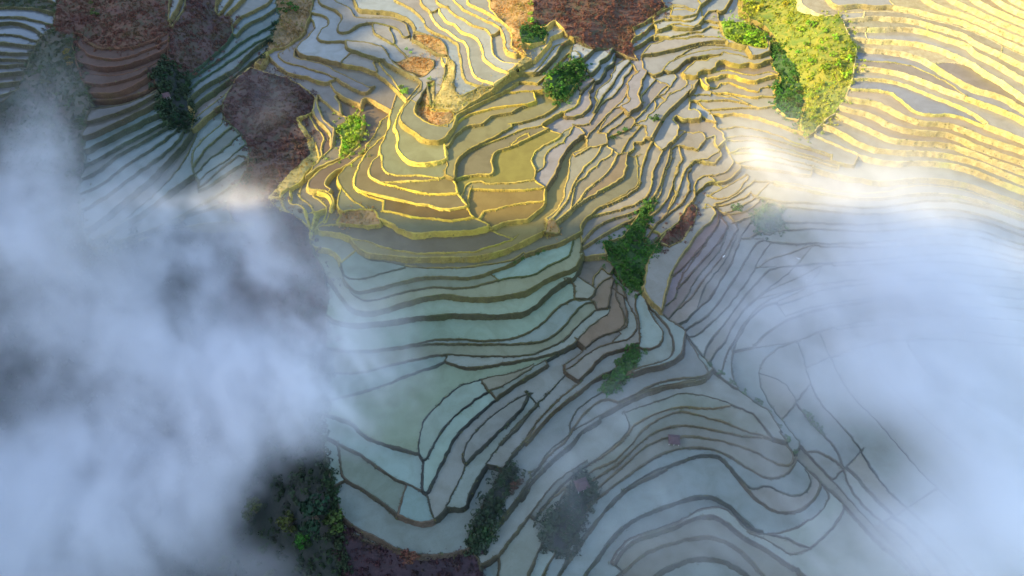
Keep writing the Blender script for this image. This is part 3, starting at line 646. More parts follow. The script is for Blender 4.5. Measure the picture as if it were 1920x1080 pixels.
SCRUB = """
brown_knoll brown 100 50 130 -170 322 -170 316 28 322 57 308 64 285 76 255 86 225 91 190 90 168 80 155 64 140 62 120 70
gully_brow purple 317 57 345 20 365 -170 400 -170 405 30 432 30 437 60 425 80 400 103 350 145 330 130 312 110
dark_gully dark 350 145 345 175 355 200 360 240 350 246 330 232 308 232 300 195 305 175 290 150 296 135 312 110 330 130
left_spur olive 73 75 97 50 120 70 140 62 136 90 147 127 153 150 167 172 165 210 157 250 160 300 148 360 152 420 165 455 190 480 150 520 60 530 -190 560 -190 200 0 195 36 166 53 118
purple_hill purple 418 190 440 150 470 125 495 135 540 146 572 166 592 185 588 210 575 215 555 222 560 240 575 260 592 268 582 290 560 312 530 340 508 360 502 385 480 420 440 430 425 380 445 345 462 320 470 280 445 245 420 220
tawny_bank tawny 512 -170 590 -170 586 0 580 33 573 48 570 60 563 70 547 80 535 87 513 92 500 98 497 110 490 122 478 118 500 98 507 83 512 55 528 32 518 17
orange_bank orange 768 108 778 106 812 112 815 122 802 142 793 148 786 150 753 133 737 120 733 113 745 117
orange_strip orange 775 64 800 65 820 72 833 82 838 95 838 104 828 101 818 99 812 94 795 85 782 77 772 75
orange_knoll orange 792 178 800 166 806 180 808 206 820 210 842 208 851 212 853 224 843 232 827 237 808 235 792 228 778 218 777 210
crest_grass straw 800 158 815 150 815 180 812 204 808 206 806 180
crest_hollow straw 828 166 838 106 852 118 853 128 850 160 855 176 866 180 900 162 918 163 940 150 960 130 985 105 1000 110 975 125 945 145 920 170 880 195 855 212 842 208 830 204 815 205 812 190
orange_top orange 912 -170 1000 -170 1002 45 984 70 974 88 988 104 960 88 960 60 950 45 935 35 920 18
bush_crest green 974 60 985 48 1000 50 1012 48 1024 60 1022 78 1000 82 980 80 974 72
red_scrub brown 1000 -170 1245 -170 1240 0 1250 12 1226 28 1205 45 1185 50 1192 68 1183 78 1186 95 1195 112 1175 105 1160 98 1146 92 1125 90 1105 90 1085 70 1065 68 1055 52 1040 35 1024 50 1000 48
green_slope green 1023 150 1030 132 1050 130 1066 115 1090 108 1100 125 1093 145 1075 165 1060 185 1043 190 1035 178 1030 165
yellow_slope yellow 1385 -170 1480 -170 1500 20 1540 30 1575 27 1590 60 1607 97 1600 140 1587 183 1563 213 1540 233 1513 258 1500 240 1510 190 1497 143 1480 110 1463 87 1445 60 1430 45 1405 35 1392 18
lime_bush lime 1352 45 1375 40 1395 42 1415 48 1432 62 1440 80 1436 97 1420 98 1400 90 1380 84 1362 72 1355 58
gully_scrub green 1440 100 1445 70 1463 87 1480 110 1497 143 1508 190 1500 225 1475 220 1455 200 1452 170 1465 150 1450 125
green_tuft_a lime 655 218 670 213 680 222 679 247 672 264 673 270 647 288 635 295 640 273 642 257 628 245 637 233 650 228
straw_bank straw 555 222 570 240 580 255 592 270 600 300 575 322 560 345 530 358 508 375 502 410 490 400 505 365 530 340 560 312 582 290 575 260 560 240
orange_tuft orange 640 397 680 392 702 393 714 421 688 423 647 420 633 417
mulberry_slope purple 500 372 515 385 528 395 545 402 565 412 580 430 581 455 590 480 605 500 614 560 612 660 560 640 500 620 440 640 400 560 440 480 470 430
green_gully green 1130 455 1165 448 1200 400 1225 372 1215 410 1205 450 1212 462 1235 455 1215 490 1207 540 1195 548 1180 540 1165 525 1155 508 1140 490
brown_nub orange 1022 435 1028 412 1040 412 1050 432 1045 438
gully_grass green 1130 735 1150 700 1165 672 1185 650 1200 655 1190 690 1165 712 1145 732
rust_bank brown 1236 455 1250 432 1270 420 1285 400 1295 380 1308 390 1300 420 1280 450 1255 462
mauve_slope plum 632 985 650 995 690 1015 740 1032 790 1045 840 1042 880 1030 900 1050 905 1250 655 1250 642 1030
dark_bank dark 895 1000 905 960 925 920 940 895 965 880 955 920 930 960 918 1000 905 1030 882 1030
valley_side dark -190 560 60 530 150 520 190 480 260 450 330 430 440 430 470 430 440 480 400 560 440 640 500 620 560 640 612 660 613 720 600 800 610 860 625 920 632 985 642 1030 655 1250 -190 1250
wet_slope dark 1020 990 1050 960 1070 920 1090 890 1110 925 1095 965 1080 1010 1060 1040 1030 1030
ravine_bush green 1415 400 1440 385 1465 395 1470 425 1440 440 1418 425
"""
def stretch(z):                                        # relief of the solved level lines
    d = z + 238.0
    return -238.0 + np.where(d > 0, d * 1.1, d * .72)

lines = parse_lines(LINES)
SCR = []
for l in SCRUB.strip().splitlines():
    q = l.split(); SCR.append((q[0], q[1], np.array([float(c) for c in q[2:]]).reshape(-1, 2)))
lines = [[k, resample(chaikin(p, 2), 5.0)] for k, p in run_out(lines)]
for ln in lines:                                          # no rim is a clean curve
    p = ln[1]; x, y = p.T
    a = .7 + 1.0 * np.exp(-(((x - 1230) / 190) ** 2 + ((y - 190) / 190) ** 2) ** 2)
    ln[1] = p + a[:, None] * np.stack([np.sin(x * .21 + 2.1 * np.sin(y * .13)) + .6 * np.sin(y * .47 + x * .09), np.sin(y * .19 + 1.7 * np.sin(x * .11) + 1) + .6 * np.sin(x * .43 - y * .07)], 1)
SPOLY = []
for nm, kd, p in SCR:
    d = resample(np.vstack([p, p[:1]]), 7.0)[:-1]
    SPOLY.append(d + NR.uniform(-1.2, 1.2, d.shape))
lines = close_gaps(lines, SPOLY)
GRID = solve_heights(lines)
ground = Ground(stretch(GRID))

# ---------------------------------------------------------------- helpers
def link(o, parent=None):
    COL.objects.link(o)
    if parent is not None: o.parent = parent
    return o
def mesh_obj(name, V, F, mats, parent=None, smooth=False, midx=None):
    me = bpy.data.meshes.new(name)
    me.from_pydata([tuple(v) for v in V], [], F)
    for m in (mats if isinstance(mats, (list, tuple)) else [mats]): me.materials.append(m)
    if midx is not None: me.polygons.foreach_set('material_index', midx)
    if smooth: me.polygons.foreach_set('use_smooth', [True] * len(me.polygons))
    me.update()
    return link(bpy.data.objects.new(name, me), parent)
def tag(o, label=None, cat=None, group=None, kind=None):
    if label: o['label'] = label
    if cat: o['category'] = cat
    if group: o['group'] = group
    if kind: o['kind'] = kind
    return o
def empty(name, loc, rz=0.0):
    o = bpy.data.objects.new(name, None); o.empty_display_size = .5
    COL.objects.link(o); o.location = loc; o.rotation_euler = (0, 0, rz); return o
def W3(p): return (float(p[0]), float(p[1]), float(p[2]) + ZOFF)

class NT:
    def __init__(s, name):
        s.m = bpy.data.materials.new(name); s.m.use_nodes = True; s.t = s.m.node_tree; s.t.nodes.clear()
        s.out = s.t.nodes.new('ShaderNodeOutputMaterial')
    def n(s, typ, **kw):
        nd = s.t.nodes.new(typ)
        for k, v in kw.items():
            if k.startswith('_'): setattr(nd, k[1:], v)
            else:
                key = k.replace('__', ' ')
                sock = nd.inputs[int(key[1:])] if key[0] == 'i' and key[1:].isdigit() else nd.inputs[key]
                if hasattr(v, 'is_output') or isinstance(v, bpy.types.NodeSocket): s.t.links.new(v, sock)
                else: sock.default_value = v
        return nd
    def noise(s, scale, detail=4, rough=.55, vec=None, dist=0):
        k = dict(Scale=scale, Detail=detail, Roughness=rough, Distortion=dist)
        if vec is not None: k['Vector'] = vec
        return s.n('ShaderNodeTexNoise', **k).outputs['Fac']
    def ramp(s, fac, *stops):
        r = s.n('ShaderNodeValToRGB', Fac=fac); e = r.color_ramp.elements
        while len(e) < len(stops): e.new(.5)
        for el, (p, c) in zip(e, stops):
            el.position = p; el.color = (*c, 1) if len(c) == 3 else c
        return r.outputs['Color']
    def mix(s, fac, a, b, mode='MIX'):
        nd = s.n('ShaderNodeMix', _data_type='RGBA', _blend_type=mode)
        for sock, v in ((nd.inputs[0], fac), (nd.inputs[6], a), (nd.inputs[7], b)):
            if isinstance(v, bpy.types.NodeSocket): s.t.links.new(v, sock)
            else: sock.default_value = v if not isinstance(v, tuple) or len(v) == 4 else (*v, 1)
        return nd.outputs[2]
    def math(s, op, a, b=None):
        nd = s.n('ShaderNodeMath', _operation=op)
        for i, v in enumerate((a, b)):
            if v is None: continue
            if isinstance(v, bpy.types.NodeSocket): s.t.links.new(v, nd.inputs[i])
            else: nd.inputs[i].default_value = v
        return nd.outputs[0]
    def wpos(s):
        return s.n('ShaderNodeNewGeometry').outputs['Position']
    def done(s, col, rough, bump=None, bstr=.3, bdist=.2, **kw):
        b = s.n('ShaderNodeBsdfPrincipled', **{'Base__Color': col, 'Roughness': rough})
        for k, v in kw.items(): b.inputs[k.replace('__', ' ')].default_value = v
        if bump is not None:
            bn = s.n('ShaderNodeBump', Strength=bstr, Distance=bdist, Height=bump)
            s.t.links.new(bn.outputs[0], b.inputs['Normal'])
        s.t.links.new(b.outputs[0], s.out.inputs[0]); return s.m

def tone_of(t, own):
    """colour and alpha of a field: the object's own, or per point where many slivers share one mesh"""
    n = t.n('ShaderNodeObjectInfo') if own else t.n('ShaderNodeAttribute', _attribute_name='tone')
    return n.outputs['Color'], n.outputs['Alpha']
def water_mat(own=True):
    t = NT('paddy_water'); pos = t.wpos()
    oc, _ = tone_of(t, own)
    big = t.noise(.12, 4, .6, pos, .6); fine = t.noise(1.6, 5, .7, pos)
    dark = t.mix(1.0, oc, (.66, .62, .52), 'MULTIPLY')
    c = t.mix(t.ramp(big, (.40, (0, 0, 0)), (.70, (.55, .55, .55))), oc, dark)
    c = t.mix(t.ramp(fine, (.52, (0, 0, 0)), (.75, (.3, .3, .3))), c, t.mix(1.0, oc, (.5, .5, .4), 'MULTIPLY'))
    rip = t.noise(.9, 3, .5, pos)
    return t.done(c, .13, rip, .05, .3, IOR=1.3)
def field_mat():
    """fields that lie dry: stubble and raked soil"""
    t = NT('dry_field'); pos = t.wpos(); oc, _ = tone_of(t, True)
    a = t.noise(.25, 5, .65, pos, .5); f = t.noise(2.2, 5, .75, pos)
    c = t.mix(t.ramp(a, (.38, (0, 0, 0)), (.66, (.8, .8, .8))), oc, t.mix(1.0, oc, (.68, .60, .50), 'MULTIPLY'))
    c = t.mix(t.ramp(f, (.45, (0, 0, 0)), (.75, (.6, .6, .6))), c, t.mix(1.0, oc, (.55, .52, .40), 'MULTIPLY'))
    return t.done(c, .92, f, .5, .2)
def earth_mat(own=True):
    """embankments: the object's colour is the dry grass or mud of that slope"""
    t = NT('embankment_turf'); pos = t.wpos()
    oc, oa = tone_of(t, own)
    a = t.noise(.35, 5, .65, pos, .4); b = t.noise(2.6, 5, .7, pos); g = t.noise(.07, 3, .5, pos)
    c = t.mix(t.ramp(a, (.36, (0, 0, 0)), (.64, (1, 1, 1))), t.mix(1.0, oc, (.62, .58, .5), 'MULTIPLY'), oc)
    c = t.mix(t.ramp(b, (.42, (0, 0, 0)), (.75, (.8, .8, .8))), c, t.mix(1.0, oc, (.5, .46, .34), 'MULTIPLY'))
    c = t.mix(t.ramp(g, (.55, (0, 0, 0)), (.72, (.5, .5, .5))), c, t.mix(1.0, oc, (.7, .95, .45), 'MULTIPLY'))
    # steep faces darkened by alpha: painted shade of risers turned from the sun
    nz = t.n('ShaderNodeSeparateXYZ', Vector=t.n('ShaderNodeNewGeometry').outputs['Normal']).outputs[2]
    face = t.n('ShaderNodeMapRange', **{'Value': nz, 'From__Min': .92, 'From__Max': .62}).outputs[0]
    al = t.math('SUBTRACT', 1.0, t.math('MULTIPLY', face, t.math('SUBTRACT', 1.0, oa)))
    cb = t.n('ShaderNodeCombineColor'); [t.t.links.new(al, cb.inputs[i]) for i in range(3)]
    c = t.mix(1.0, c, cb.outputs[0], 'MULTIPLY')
    return t.done(c, .9, b, .6, .25)
def slope_mat(name, ca, cb, cc):
    t = NT(name); pos = t.wpos()
    a = t.noise(.06, 5, .65, pos, .5); b = t.noise(.5, 6, .7, pos); d = t.noise(3.0, 4, .7, pos)
    c = t.mix(t.ramp(a, (.35, (0, 0, 0)), (.65, (1, 1, 1))), ca, cb)
    c = t.mix(t.ramp(t.noise(.13, 5, .7, pos, .8), (.44, (0, 0, 0)), (.62, (1, 1, 1))), c, cc)
    c = t.mix(t.ramp(d, (.4, (0, 0, 0)), (.8, (.6, .6, .6))), c, t.mix(1.0, c, (.5, .5, .45), 'MULTIPLY'))
    return t.done(c, .95, b, .6, .5)
def leaf_mat():
    t = NT('foliage'); oi = t.n('ShaderNodeObjectInfo'); pos = t.wpos()
    oc = oi.outputs['Color']
    a = t.noise(.5, 3, .6, pos); b = t.noise(.08, 3, .6, pos)
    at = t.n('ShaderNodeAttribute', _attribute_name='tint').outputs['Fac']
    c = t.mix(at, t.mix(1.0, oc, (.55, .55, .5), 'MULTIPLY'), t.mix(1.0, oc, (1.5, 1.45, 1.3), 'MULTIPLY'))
    c = t.mix(t.ramp(a, (.4, (0, 0, 0)), (.7, (.7, .7, .7))), c, t.mix(1.0, c, (1.3, .9, .6), 'MULTIPLY'))
    c = t.mix(t.ramp(b, (.4, (0, 0, 0)), (.65, (.6, .6, .6))), c, t.mix(1.0, c, (.7, .8, .8), 'MULTIPLY'))
    g = t.noise(.11, 4, .65, pos, .6)
    c = t.mix(t.ramp(g, (.5, (0, 0, 0)), (.66, (.75, .75, .75))), c, t.mix(1.0, c, (.62, 1.25, .6), 'MULTIPLY'))
    return t.done(c, .75, IOR=1.3)
def bark_mat():
    t = NT('bark'); pos = t.wpos()
    return t.done(t.ramp(t.noise(4, 4, .6, pos), (.3, (.05, .035, .025)), (.7, (.12, .09, .06))), .9)
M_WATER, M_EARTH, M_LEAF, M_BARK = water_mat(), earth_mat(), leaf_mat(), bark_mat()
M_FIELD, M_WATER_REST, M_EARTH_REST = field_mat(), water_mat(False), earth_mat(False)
KIND = {   # ground colours (three tones) and shrub colour of every unterraced slope
 'brown':  ((.085,.036,.026), (.15,.075,.040), (.055,.050,.022), (.10,.042,.032)),
 'dark':   ((.014,.022,.014), (.026,.026,.021), (.010,.016,.011), (.020,.036,.018)),
 'olive':  ((.06,.06,.035), (.09,.065,.05), (.035,.05,.025), (.05,.065,.03)),
 'purple': ((.065,.034,.036), (.11,.065,.045), (.050,.045,.025), (.085,.042,.038)),
 'plum':   ((.030,.017,.024), (.046,.026,.030), (.020,.013,.017), (.040,.019,.025)),
 'tawny':  ((.22,.13,.055), (.28,.19,.09), (.12,.09,.04), (.24,.16,.06)),
 'orange': ((.30,.16,.055), (.40,.26,.09), (.20,.13,.04), (.38,.20,.055)),
 'straw':  ((.32,.24,.07), (.42,.32,.10), (.18,.16,.05), (.36,.29,.08)),
 'green':  ((.035,.075,.018), (.06,.11,.02), (.02,.045,.014), (.035,.10,.014)),
 'lime':   ((.13,.19,.02), (.20,.24,.025), (.07,.13,.015), (.18,.26,.02)),
 'yellow': ((.16,.18,.02), (.26,.22,.025), (.09,.14,.015), (.21,.25,.02)),
}
M_SLOPE = {k: slope_mat('slope_' + k, *v[:3]) for k, v in KIND.items()}

# ---------------------------------------------------------------- planar graph of all rims -> regions
pv, pe = [], []
def add_poly(p, closed=False):
    b = len(pv); pv.extend(map(tuple, p)); n = len(p)
    pe.extend((b + i, b + i + 1) for i in range(n - 1))
    if closed: pe.append((b + n - 1, b))
for k, p in lines: add_poly(p)
for d in SPOLY: add_poly(d, True)
fr = np.array([(OUT[0], OUT[1]), (OUT[2], OUT[1]), (OUT[2], OUT[3]), (OUT[0], OUT[3]), (OUT[0], OUT[1])])
add_poly(resample(fr, 20.0)[:-1], True)
def inside(poly, pts):
    x, y = pts[:, 0], pts[:, 1]; r = np.zeros(len(pts), bool)
    a = poly; b = np.roll(poly, -1, 0)
    for (x0, y0), (x1, y1) in zip(a, b):
        c = (y0 > y) != (y1 > y)
        if y0 != y1: r ^= c & (x < (x1 - x0) * (y - y0) / (y1 - y0) + x0)
    return r
for nm, kd, p in SCR:
    lo, hi = np.maximum(p.min(0), OUT[:2]), np.minimum(p.max(0), OUT[2:])
    gx, gy = np.meshgrid(np.arange(lo[0], hi[0], 13), np.arange(lo[1], hi[1], 13))
    q = np.stack([gx.ravel(), gy.ravel()], 1) + NR.uniform(-4, 4, (gx.size, 2))
    pv.extend(map(tuple, q[inside(p, q)]))
for PASS in (0, 1):
    cv, ce, cf, _, oe, _ = delaunay_2d_cdt([Vector(p) for p in pv], pe, [], 0, 1e-3)
    CV = np.array([(v.x, v.y) for v in cv])
    TRI = np.array([tuple(f) for f in cf if len(f) == 3])
    ar = np.cross(CV[TRI[:, 1]] - CV[TRI[:, 0]], CV[TRI[:, 2]] - CV[TRI[:, 0]])
    TRI[ar < 0] = TRI[ar < 0][:, ::-1]; ar = np.abs(ar) / 2
    wall = {tuple(sorted(e)) for e, o in zip(ce, oe) if len(o)}
    par = list(range(len(TRI)))
    def find(a, par=par):
        while par[a] != a: par[a] = par[par[a]]; a = par[a]
        return a
    emap = {}
    for t, f in enumerate(TRI):
        for a, b in ((f[0], f[1]), (f[1], f[2]), (f[2], f[0])):
            emap[(a, b)] = t
    for (a, b), t in emap.items():
        if a < b or (b, a) not in emap:
            o = emap.get((b, a))
            if o is not None and (min(a, b), max(a, b)) not in wall: par[find(t)] = find(o)
    LAB = np.array([find(t) for t in range(len(TRI))])
    cen = CV[TRI].mean(1)
    inout = (cen[:, 0] > OUT[0]) & (cen[:, 0] < OUT[2]) & (cen[:, 1] > OUT[1]) & (cen[:, 1] < OUT[3])
    SID = np.full(len(TRI), -1)
    for i, (nm, kd, p) in enumerate(SCR): SID[inside(p, cen)] = i
    P3 = ground.at(CV)                                     # every graph vertex on the hillside
    ZH = P3[:, 2].copy()
    regs = {}
    for r in np.unique(LAB):
        t = np.where(LAB == r)[0]
        if not inout[t].any(): continue
        A = ar[t].sum()
        sid = SID[t]; s = -1
        if (ar[t] * (sid >= 0)).sum() > .5 * A:
            s = int(np.bincount(sid[sid >= 0], weights=ar[t][sid >= 0]).argmax())
        zm = (ZH[TRI[t]].mean(1) * ar[t]).sum() / max(A, 1e-9)
        regs[r] = dict(t=t, A=A, s=s, zm=zm, c=(cen[t] * ar[t][:, None]).sum(0) / max(A, 1e-9))
    # rims: the level of a paddy is that of its lower edge
    nb = {r: [] for r in regs}
    for (a, b), t in emap.items():
        o = emap.get((b, a))
        if o is None: continue
        ra, rb = LAB[t], LAB[o]
        if ra in regs and rb in regs and ra != rb: nb[ra].append((a, b, rb))
    for r, g in regs.items():
        if g['s'] >= 0: continue
        zs, ws = [], []
        for a, b, o in nb[r]:
            l = np.hypot(*(CV[a] - CV[b])); zo = regs[o]['zm'] if regs[o]['s'] < 0 else (ZH[a] + ZH[b]) / 2
            if zo < g['zm'] - .02: zs.append((ZH[a] + ZH[b]) / 2); ws.append(l)
        g['z'] = float(np.average(zs, weights=ws)) if ws and sum(ws) > 8 else g['zm'] - .2
    if PASS: break
    # wide fields on the busy slopes are split by one more rim along their middle level
    n_split = 0
    for r, g in regs.items():
        if g['s'] >= 0 or g['A'] < 1300: continue
        u_, v_ = g['c']
        if not ((980 < u_ < 1480 and v_ < 430) or (1040 < u_ < 1420 and 430 <= v_ < 720) or (380 < u_ < 480 and v_ < 330) or (u_ >= 1400 and v_ > 330) or (u_ > 1000 and 760 < v_ < 1080 and u_ < 1600)): continue
        per = sum(np.hypot(*(CV[a] - CV[b])) for a, b, o in nb[r])
        zz = ZH[np.unique(TRI[g['t']])]; lo_, hi_ = np.percentile(zz, [8, 92])
        if g['A'] / max(per / 2, 1) < 15 or hi_ - lo_ < .8: continue
        lev = (lo_ + hi_) / 2; n_split += 1
        key = {}
        for t in g['t']:
            f = TRI[t]; hit = []
            for a, b in ((f[0], f[1]), (f[1], f[2]), (f[2], f[0])):
                k_ = (min(a, b), max(a, b)); a, b = k_
                za, zb = ZH[a] - lev, ZH[b] - lev
                if (za > 0) != (zb > 0):
                    if k_ not in key:
                        s = za / (za - zb); s = min(max(s, .12), .88)
                        key[k_] = len(pv); pv.append(tuple(CV[a] + (CV[b] - CV[a]) * s))
                    hit.append(key[k_])
            if len(hit) == 2: pe.append((hit[0], hit[1]))
    print('split', n_split)
print('regions', len(regs), 'paddies', sum(g['s'] < 0 for g in regs.values()), 'tris', len(TRI))

# ---------------------------------------------------------------- slivers join a neighbour
for r in sorted(regs, key=lambda r: regs[r]['A']):
    g = regs[r]
    if g['s'] >= 0 or g['A'] > 110: continue
    best = {}
    for a, b, o in nb[r]: best[o] = best.get(o, 0) + np.hypot(*(CV[a] - CV[b]))
    g['into'] = max(best, key=best.get) if best else None
def root(r):
    for _ in range(20):
        i = regs[r].get('into')
        if i is None: return r
        r = i
    return r
ROOT = {r: root(r) for r in regs}
for r, g in list(regs.items()):
    if ROOT[r] != r: LAB[g['t']] = ROOT[r]
regs = {r: g for r, g in regs.items() if ROOT[r] == r}
for r, g in regs.items():
    g['t'] = np.where(LAB == r)[0]; g['A'] = ar[g['t']].sum()
    g['c'] = (cen[g['t']] * ar[g['t']][:, None]).sum(0) / g['A']
    if g['s'] < 0 and 'z' not in g: g['z'] = g['zm']

for r, g in regs.items():                                # ground that is no level field stays a slope
    if g['s'] < 0:
        zz = ZH[TRI[g['t']]].mean(1); o = np.argsort(zz); cw = np.cumsum(ar[g['t']][o]) / g['A']
        span = zz[o][np.searchsorted(cw, .95).clip(0, len(o) - 1)] - zz[o][np.searchsorted(cw, .05)]
        g['span'] = span
        if span > 10.0: g['s'] = len(SCR) + (0 if g['c'][1] < 420 and g['c'][0] > 500 else 1)
SCR += [('bank', 'straw', None), ('bank', 'olive', None)]
# no step is taller than a man can build: neighbours with a great drop between them are eased together
shared = {}
for r, g in regs.items():
    for t in g['t']:
        f = TRI[t]
        for a, b in ((f[0], f[1]), (f[1], f[2]), (f[2], f[0])):
            o = emap.get((b, a))
            if o is not None and LAB[o] in regs and LAB[o] > r: shared[(r, LAB[o])] = shared.get((r, LAB[o]), 0) + np.hypot(*(CV[a] - CV[b]))
for _ in range(60):
    for (a, b), l in shared.items():
        ga, gb = regs[a], regs[b]
        if l < 12 or ga['s'] >= 0 or gb['s'] >= 0: continue
        d = ga['z'] - gb['z']; ex = abs(d) - 2.4
        if ex > 0:
            wa = gb['A'] / (ga['A'] + gb['A']); m = math.copysign(ex * .5, d)
            ga['z'] -= m * wa; gb['z'] += m * (1 - wa)
# ---------------------------------------------------------------- colours of mud, water and turf over the place
def field(seeds, u, v, k=2.2):
    s = np.array([(a, b) for a, b, _ in seeds], float); c = np.array([c for _, _, c in seeds])
    d = np.hypot(s[:, 0] - u, (s[:, 1] - v) * 1.2) + 12
    w = d ** -k / 1.0
    w = w ** 1.6
    return (c * w[:, None]).sum(0) / w.sum()
WCOL = [  # pale bluish pond seeds carry the sky's reflection in their colour
 (60,60,(.18,.21,.26)), (230,260,(.17,.22,.23)), (220,110,(.15,.085,.065)), (180,140,(.15,.085,.065)), (270,110,(.14,.08,.06)), (440,70,(.13,.20,.22)), (410,300,(.19,.25,.25)),
 (620,80,(.42,.43,.45)), (720,40,(.44,.46,.46)), (560,110,(.36,.34,.38)), (680,150,(.34,.29,.26)), (850,120,(.42,.43,.36)),
 (900,60,(.46,.46,.41)), (930,30,(.48,.40,.24)), (610,250,(.27,.22,.20)), (680,230,(.30,.25,.22)), (600,330,(.26,.24,.19)), (780,230,(.40,.42,.29)), (780,290,(.40,.43,.30)),
 (730,310,(.37,.33,.26)), (690,340,(.38,.42,.29)), (800,380,(.28,.22,.08)), (850,420,(.27,.23,.12)), (760,450,(.25,.21,.15)), (880,470,(.24,.22,.17)),
 (900,260,(.34,.31,.17)), (960,310,(.36,.33,.10)), (900,310,(.26,.24,.24)), (960,390,(.38,.31,.12)), (1010,330,(.32,.36,.34)),
 (1090,180,(.34,.31,.33)), (1120,110,(.44,.48,.52)), (1150,300,(.38,.31,.18)), (1230,100,(.46,.50,.53)), (1200,200,(.37,.36,.36)), (1300,200,(.40,.39,.38)), (1310,60,(.43,.41,.36)), (1400,140,(.46,.39,.26)), (1400,190,(.45,.39,.27)),
 (1280,280,(.40,.36,.30)), (1350,280,(.40,.40,.36)), (1100,400,(.29,.27,.23)), (1150,380,(.33,.29,.25)), (1120,420,(.28,.30,.33)),
 (750,510,(.29,.37,.32)), (900,530,(.32,.39,.24)), (800,560,(.28,.38,.30)), (680,560,(.27,.36,.33)), (850,610,(.26,.37,.30)), (1000,470,(.29,.40,.33)), (1050,560,(.27,.38,.31)), (900,650,(.22,.22,.19)),
 (750,680,(.25,.36,.34)), (800,760,(.24,.36,.30)), (720,860,(.25,.36,.37)), (780,900,(.23,.37,.36)), (840,820,(.25,.36,.34)), (880,800,(.21,.22,.23)), (750,1000,(.22,.30,.36)), (850,990,(.22,.31,.34)),
 (1100,640,(.20,.19,.18)), (1060,620,(.25,.32,.34)), (1130,580,(.22,.18,.14)), (1090,500,(.22,.19,.15)), (1220,600,(.28,.36,.36)), (1290,690,(.27,.37,.37)), (1180,700,(.22,.23,.24)),
 (1260,500,(.25,.20,.24)), (1300,440,(.29,.23,.25)), (1350,520,(.28,.31,.33)), (1400,620,(.27,.33,.36)), (1350,690,(.25,.31,.34)),
 (1300,760,(.24,.33,.33)), (1350,860,(.24,.29,.31)), (1450,900,(.26,.26,.27)), (1500,980,(.28,.35,.35)), (1250,980,(.22,.27,.29)), (1050,800,(.22,.24,.25)), (1000,900,(.18,.24,.26)),
 (1700,90,(.56,.50,.34)), (1850,60,(.54,.48,.28)), (1650,150,(.50,.46,.38)), (1800,140,(.40,.38,.40)), (1720,185,(.38,.38,.41)), (1800,250,(.50,.45,.34)), (1620,230,(.52,.47,.36)), (1700,500,(.32,.36,.38)), (1600,800,(.25,.32,.36)), (1850,700,(.30,.35,.38)),
]
FACE = [(60,60,(.5,)), (230,260,(.6,)), (440,80,(.6,)), (620,90,(.7,)), (760,40,(.7,)), (600,180,(.85,)), (890,100,(1,)), (780,280,(1,)), (600,380,(.95,)), (820,400,(1,)), (700,450,(.95,)),  # painted shade on riser faces by zone, full colour where sunlit
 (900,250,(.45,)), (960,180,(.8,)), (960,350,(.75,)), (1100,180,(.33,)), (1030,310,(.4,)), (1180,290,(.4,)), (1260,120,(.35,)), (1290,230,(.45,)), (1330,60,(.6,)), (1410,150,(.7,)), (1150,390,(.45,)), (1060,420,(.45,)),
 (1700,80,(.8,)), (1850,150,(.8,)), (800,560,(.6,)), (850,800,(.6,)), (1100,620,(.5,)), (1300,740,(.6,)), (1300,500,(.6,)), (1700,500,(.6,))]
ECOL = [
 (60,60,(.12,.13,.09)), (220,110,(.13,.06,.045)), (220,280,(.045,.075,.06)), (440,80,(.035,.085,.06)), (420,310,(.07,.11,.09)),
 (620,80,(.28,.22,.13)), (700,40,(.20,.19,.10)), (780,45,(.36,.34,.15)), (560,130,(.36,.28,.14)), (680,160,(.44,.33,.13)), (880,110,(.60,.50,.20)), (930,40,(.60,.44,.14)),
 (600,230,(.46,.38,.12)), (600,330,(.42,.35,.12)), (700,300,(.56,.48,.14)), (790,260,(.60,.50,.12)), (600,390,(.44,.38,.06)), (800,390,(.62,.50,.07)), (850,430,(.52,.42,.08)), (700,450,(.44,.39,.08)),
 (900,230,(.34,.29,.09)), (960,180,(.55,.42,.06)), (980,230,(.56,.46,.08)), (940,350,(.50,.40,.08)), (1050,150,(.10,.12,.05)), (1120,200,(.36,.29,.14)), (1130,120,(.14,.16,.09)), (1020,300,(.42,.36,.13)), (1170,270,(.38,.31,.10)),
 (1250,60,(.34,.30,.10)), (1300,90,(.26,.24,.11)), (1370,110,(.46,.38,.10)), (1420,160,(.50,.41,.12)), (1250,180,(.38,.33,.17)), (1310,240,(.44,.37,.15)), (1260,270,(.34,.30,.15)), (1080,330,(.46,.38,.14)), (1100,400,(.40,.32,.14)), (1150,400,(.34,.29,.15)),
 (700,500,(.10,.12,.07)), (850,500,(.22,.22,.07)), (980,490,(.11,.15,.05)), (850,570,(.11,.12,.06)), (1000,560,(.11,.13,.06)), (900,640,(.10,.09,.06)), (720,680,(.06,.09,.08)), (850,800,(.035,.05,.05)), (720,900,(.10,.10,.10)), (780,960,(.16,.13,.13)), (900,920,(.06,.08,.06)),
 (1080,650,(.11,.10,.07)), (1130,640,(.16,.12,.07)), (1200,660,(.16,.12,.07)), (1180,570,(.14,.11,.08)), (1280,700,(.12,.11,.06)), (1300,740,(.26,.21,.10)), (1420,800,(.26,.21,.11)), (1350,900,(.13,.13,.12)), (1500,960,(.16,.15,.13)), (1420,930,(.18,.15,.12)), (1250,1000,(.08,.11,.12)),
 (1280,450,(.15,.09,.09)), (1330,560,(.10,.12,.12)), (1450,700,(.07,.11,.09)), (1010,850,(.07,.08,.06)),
 (1700,80,(.54,.50,.32)), (1880,80,(.52,.48,.26)), (1650,200,(.56,.48,.26)), (1750,215,(.45,.46,.12)), (1800,270,(.46,.42,.22)), (1700,500,(.16,.17,.15)), (1600,800,(.10,.13,.13)),
]

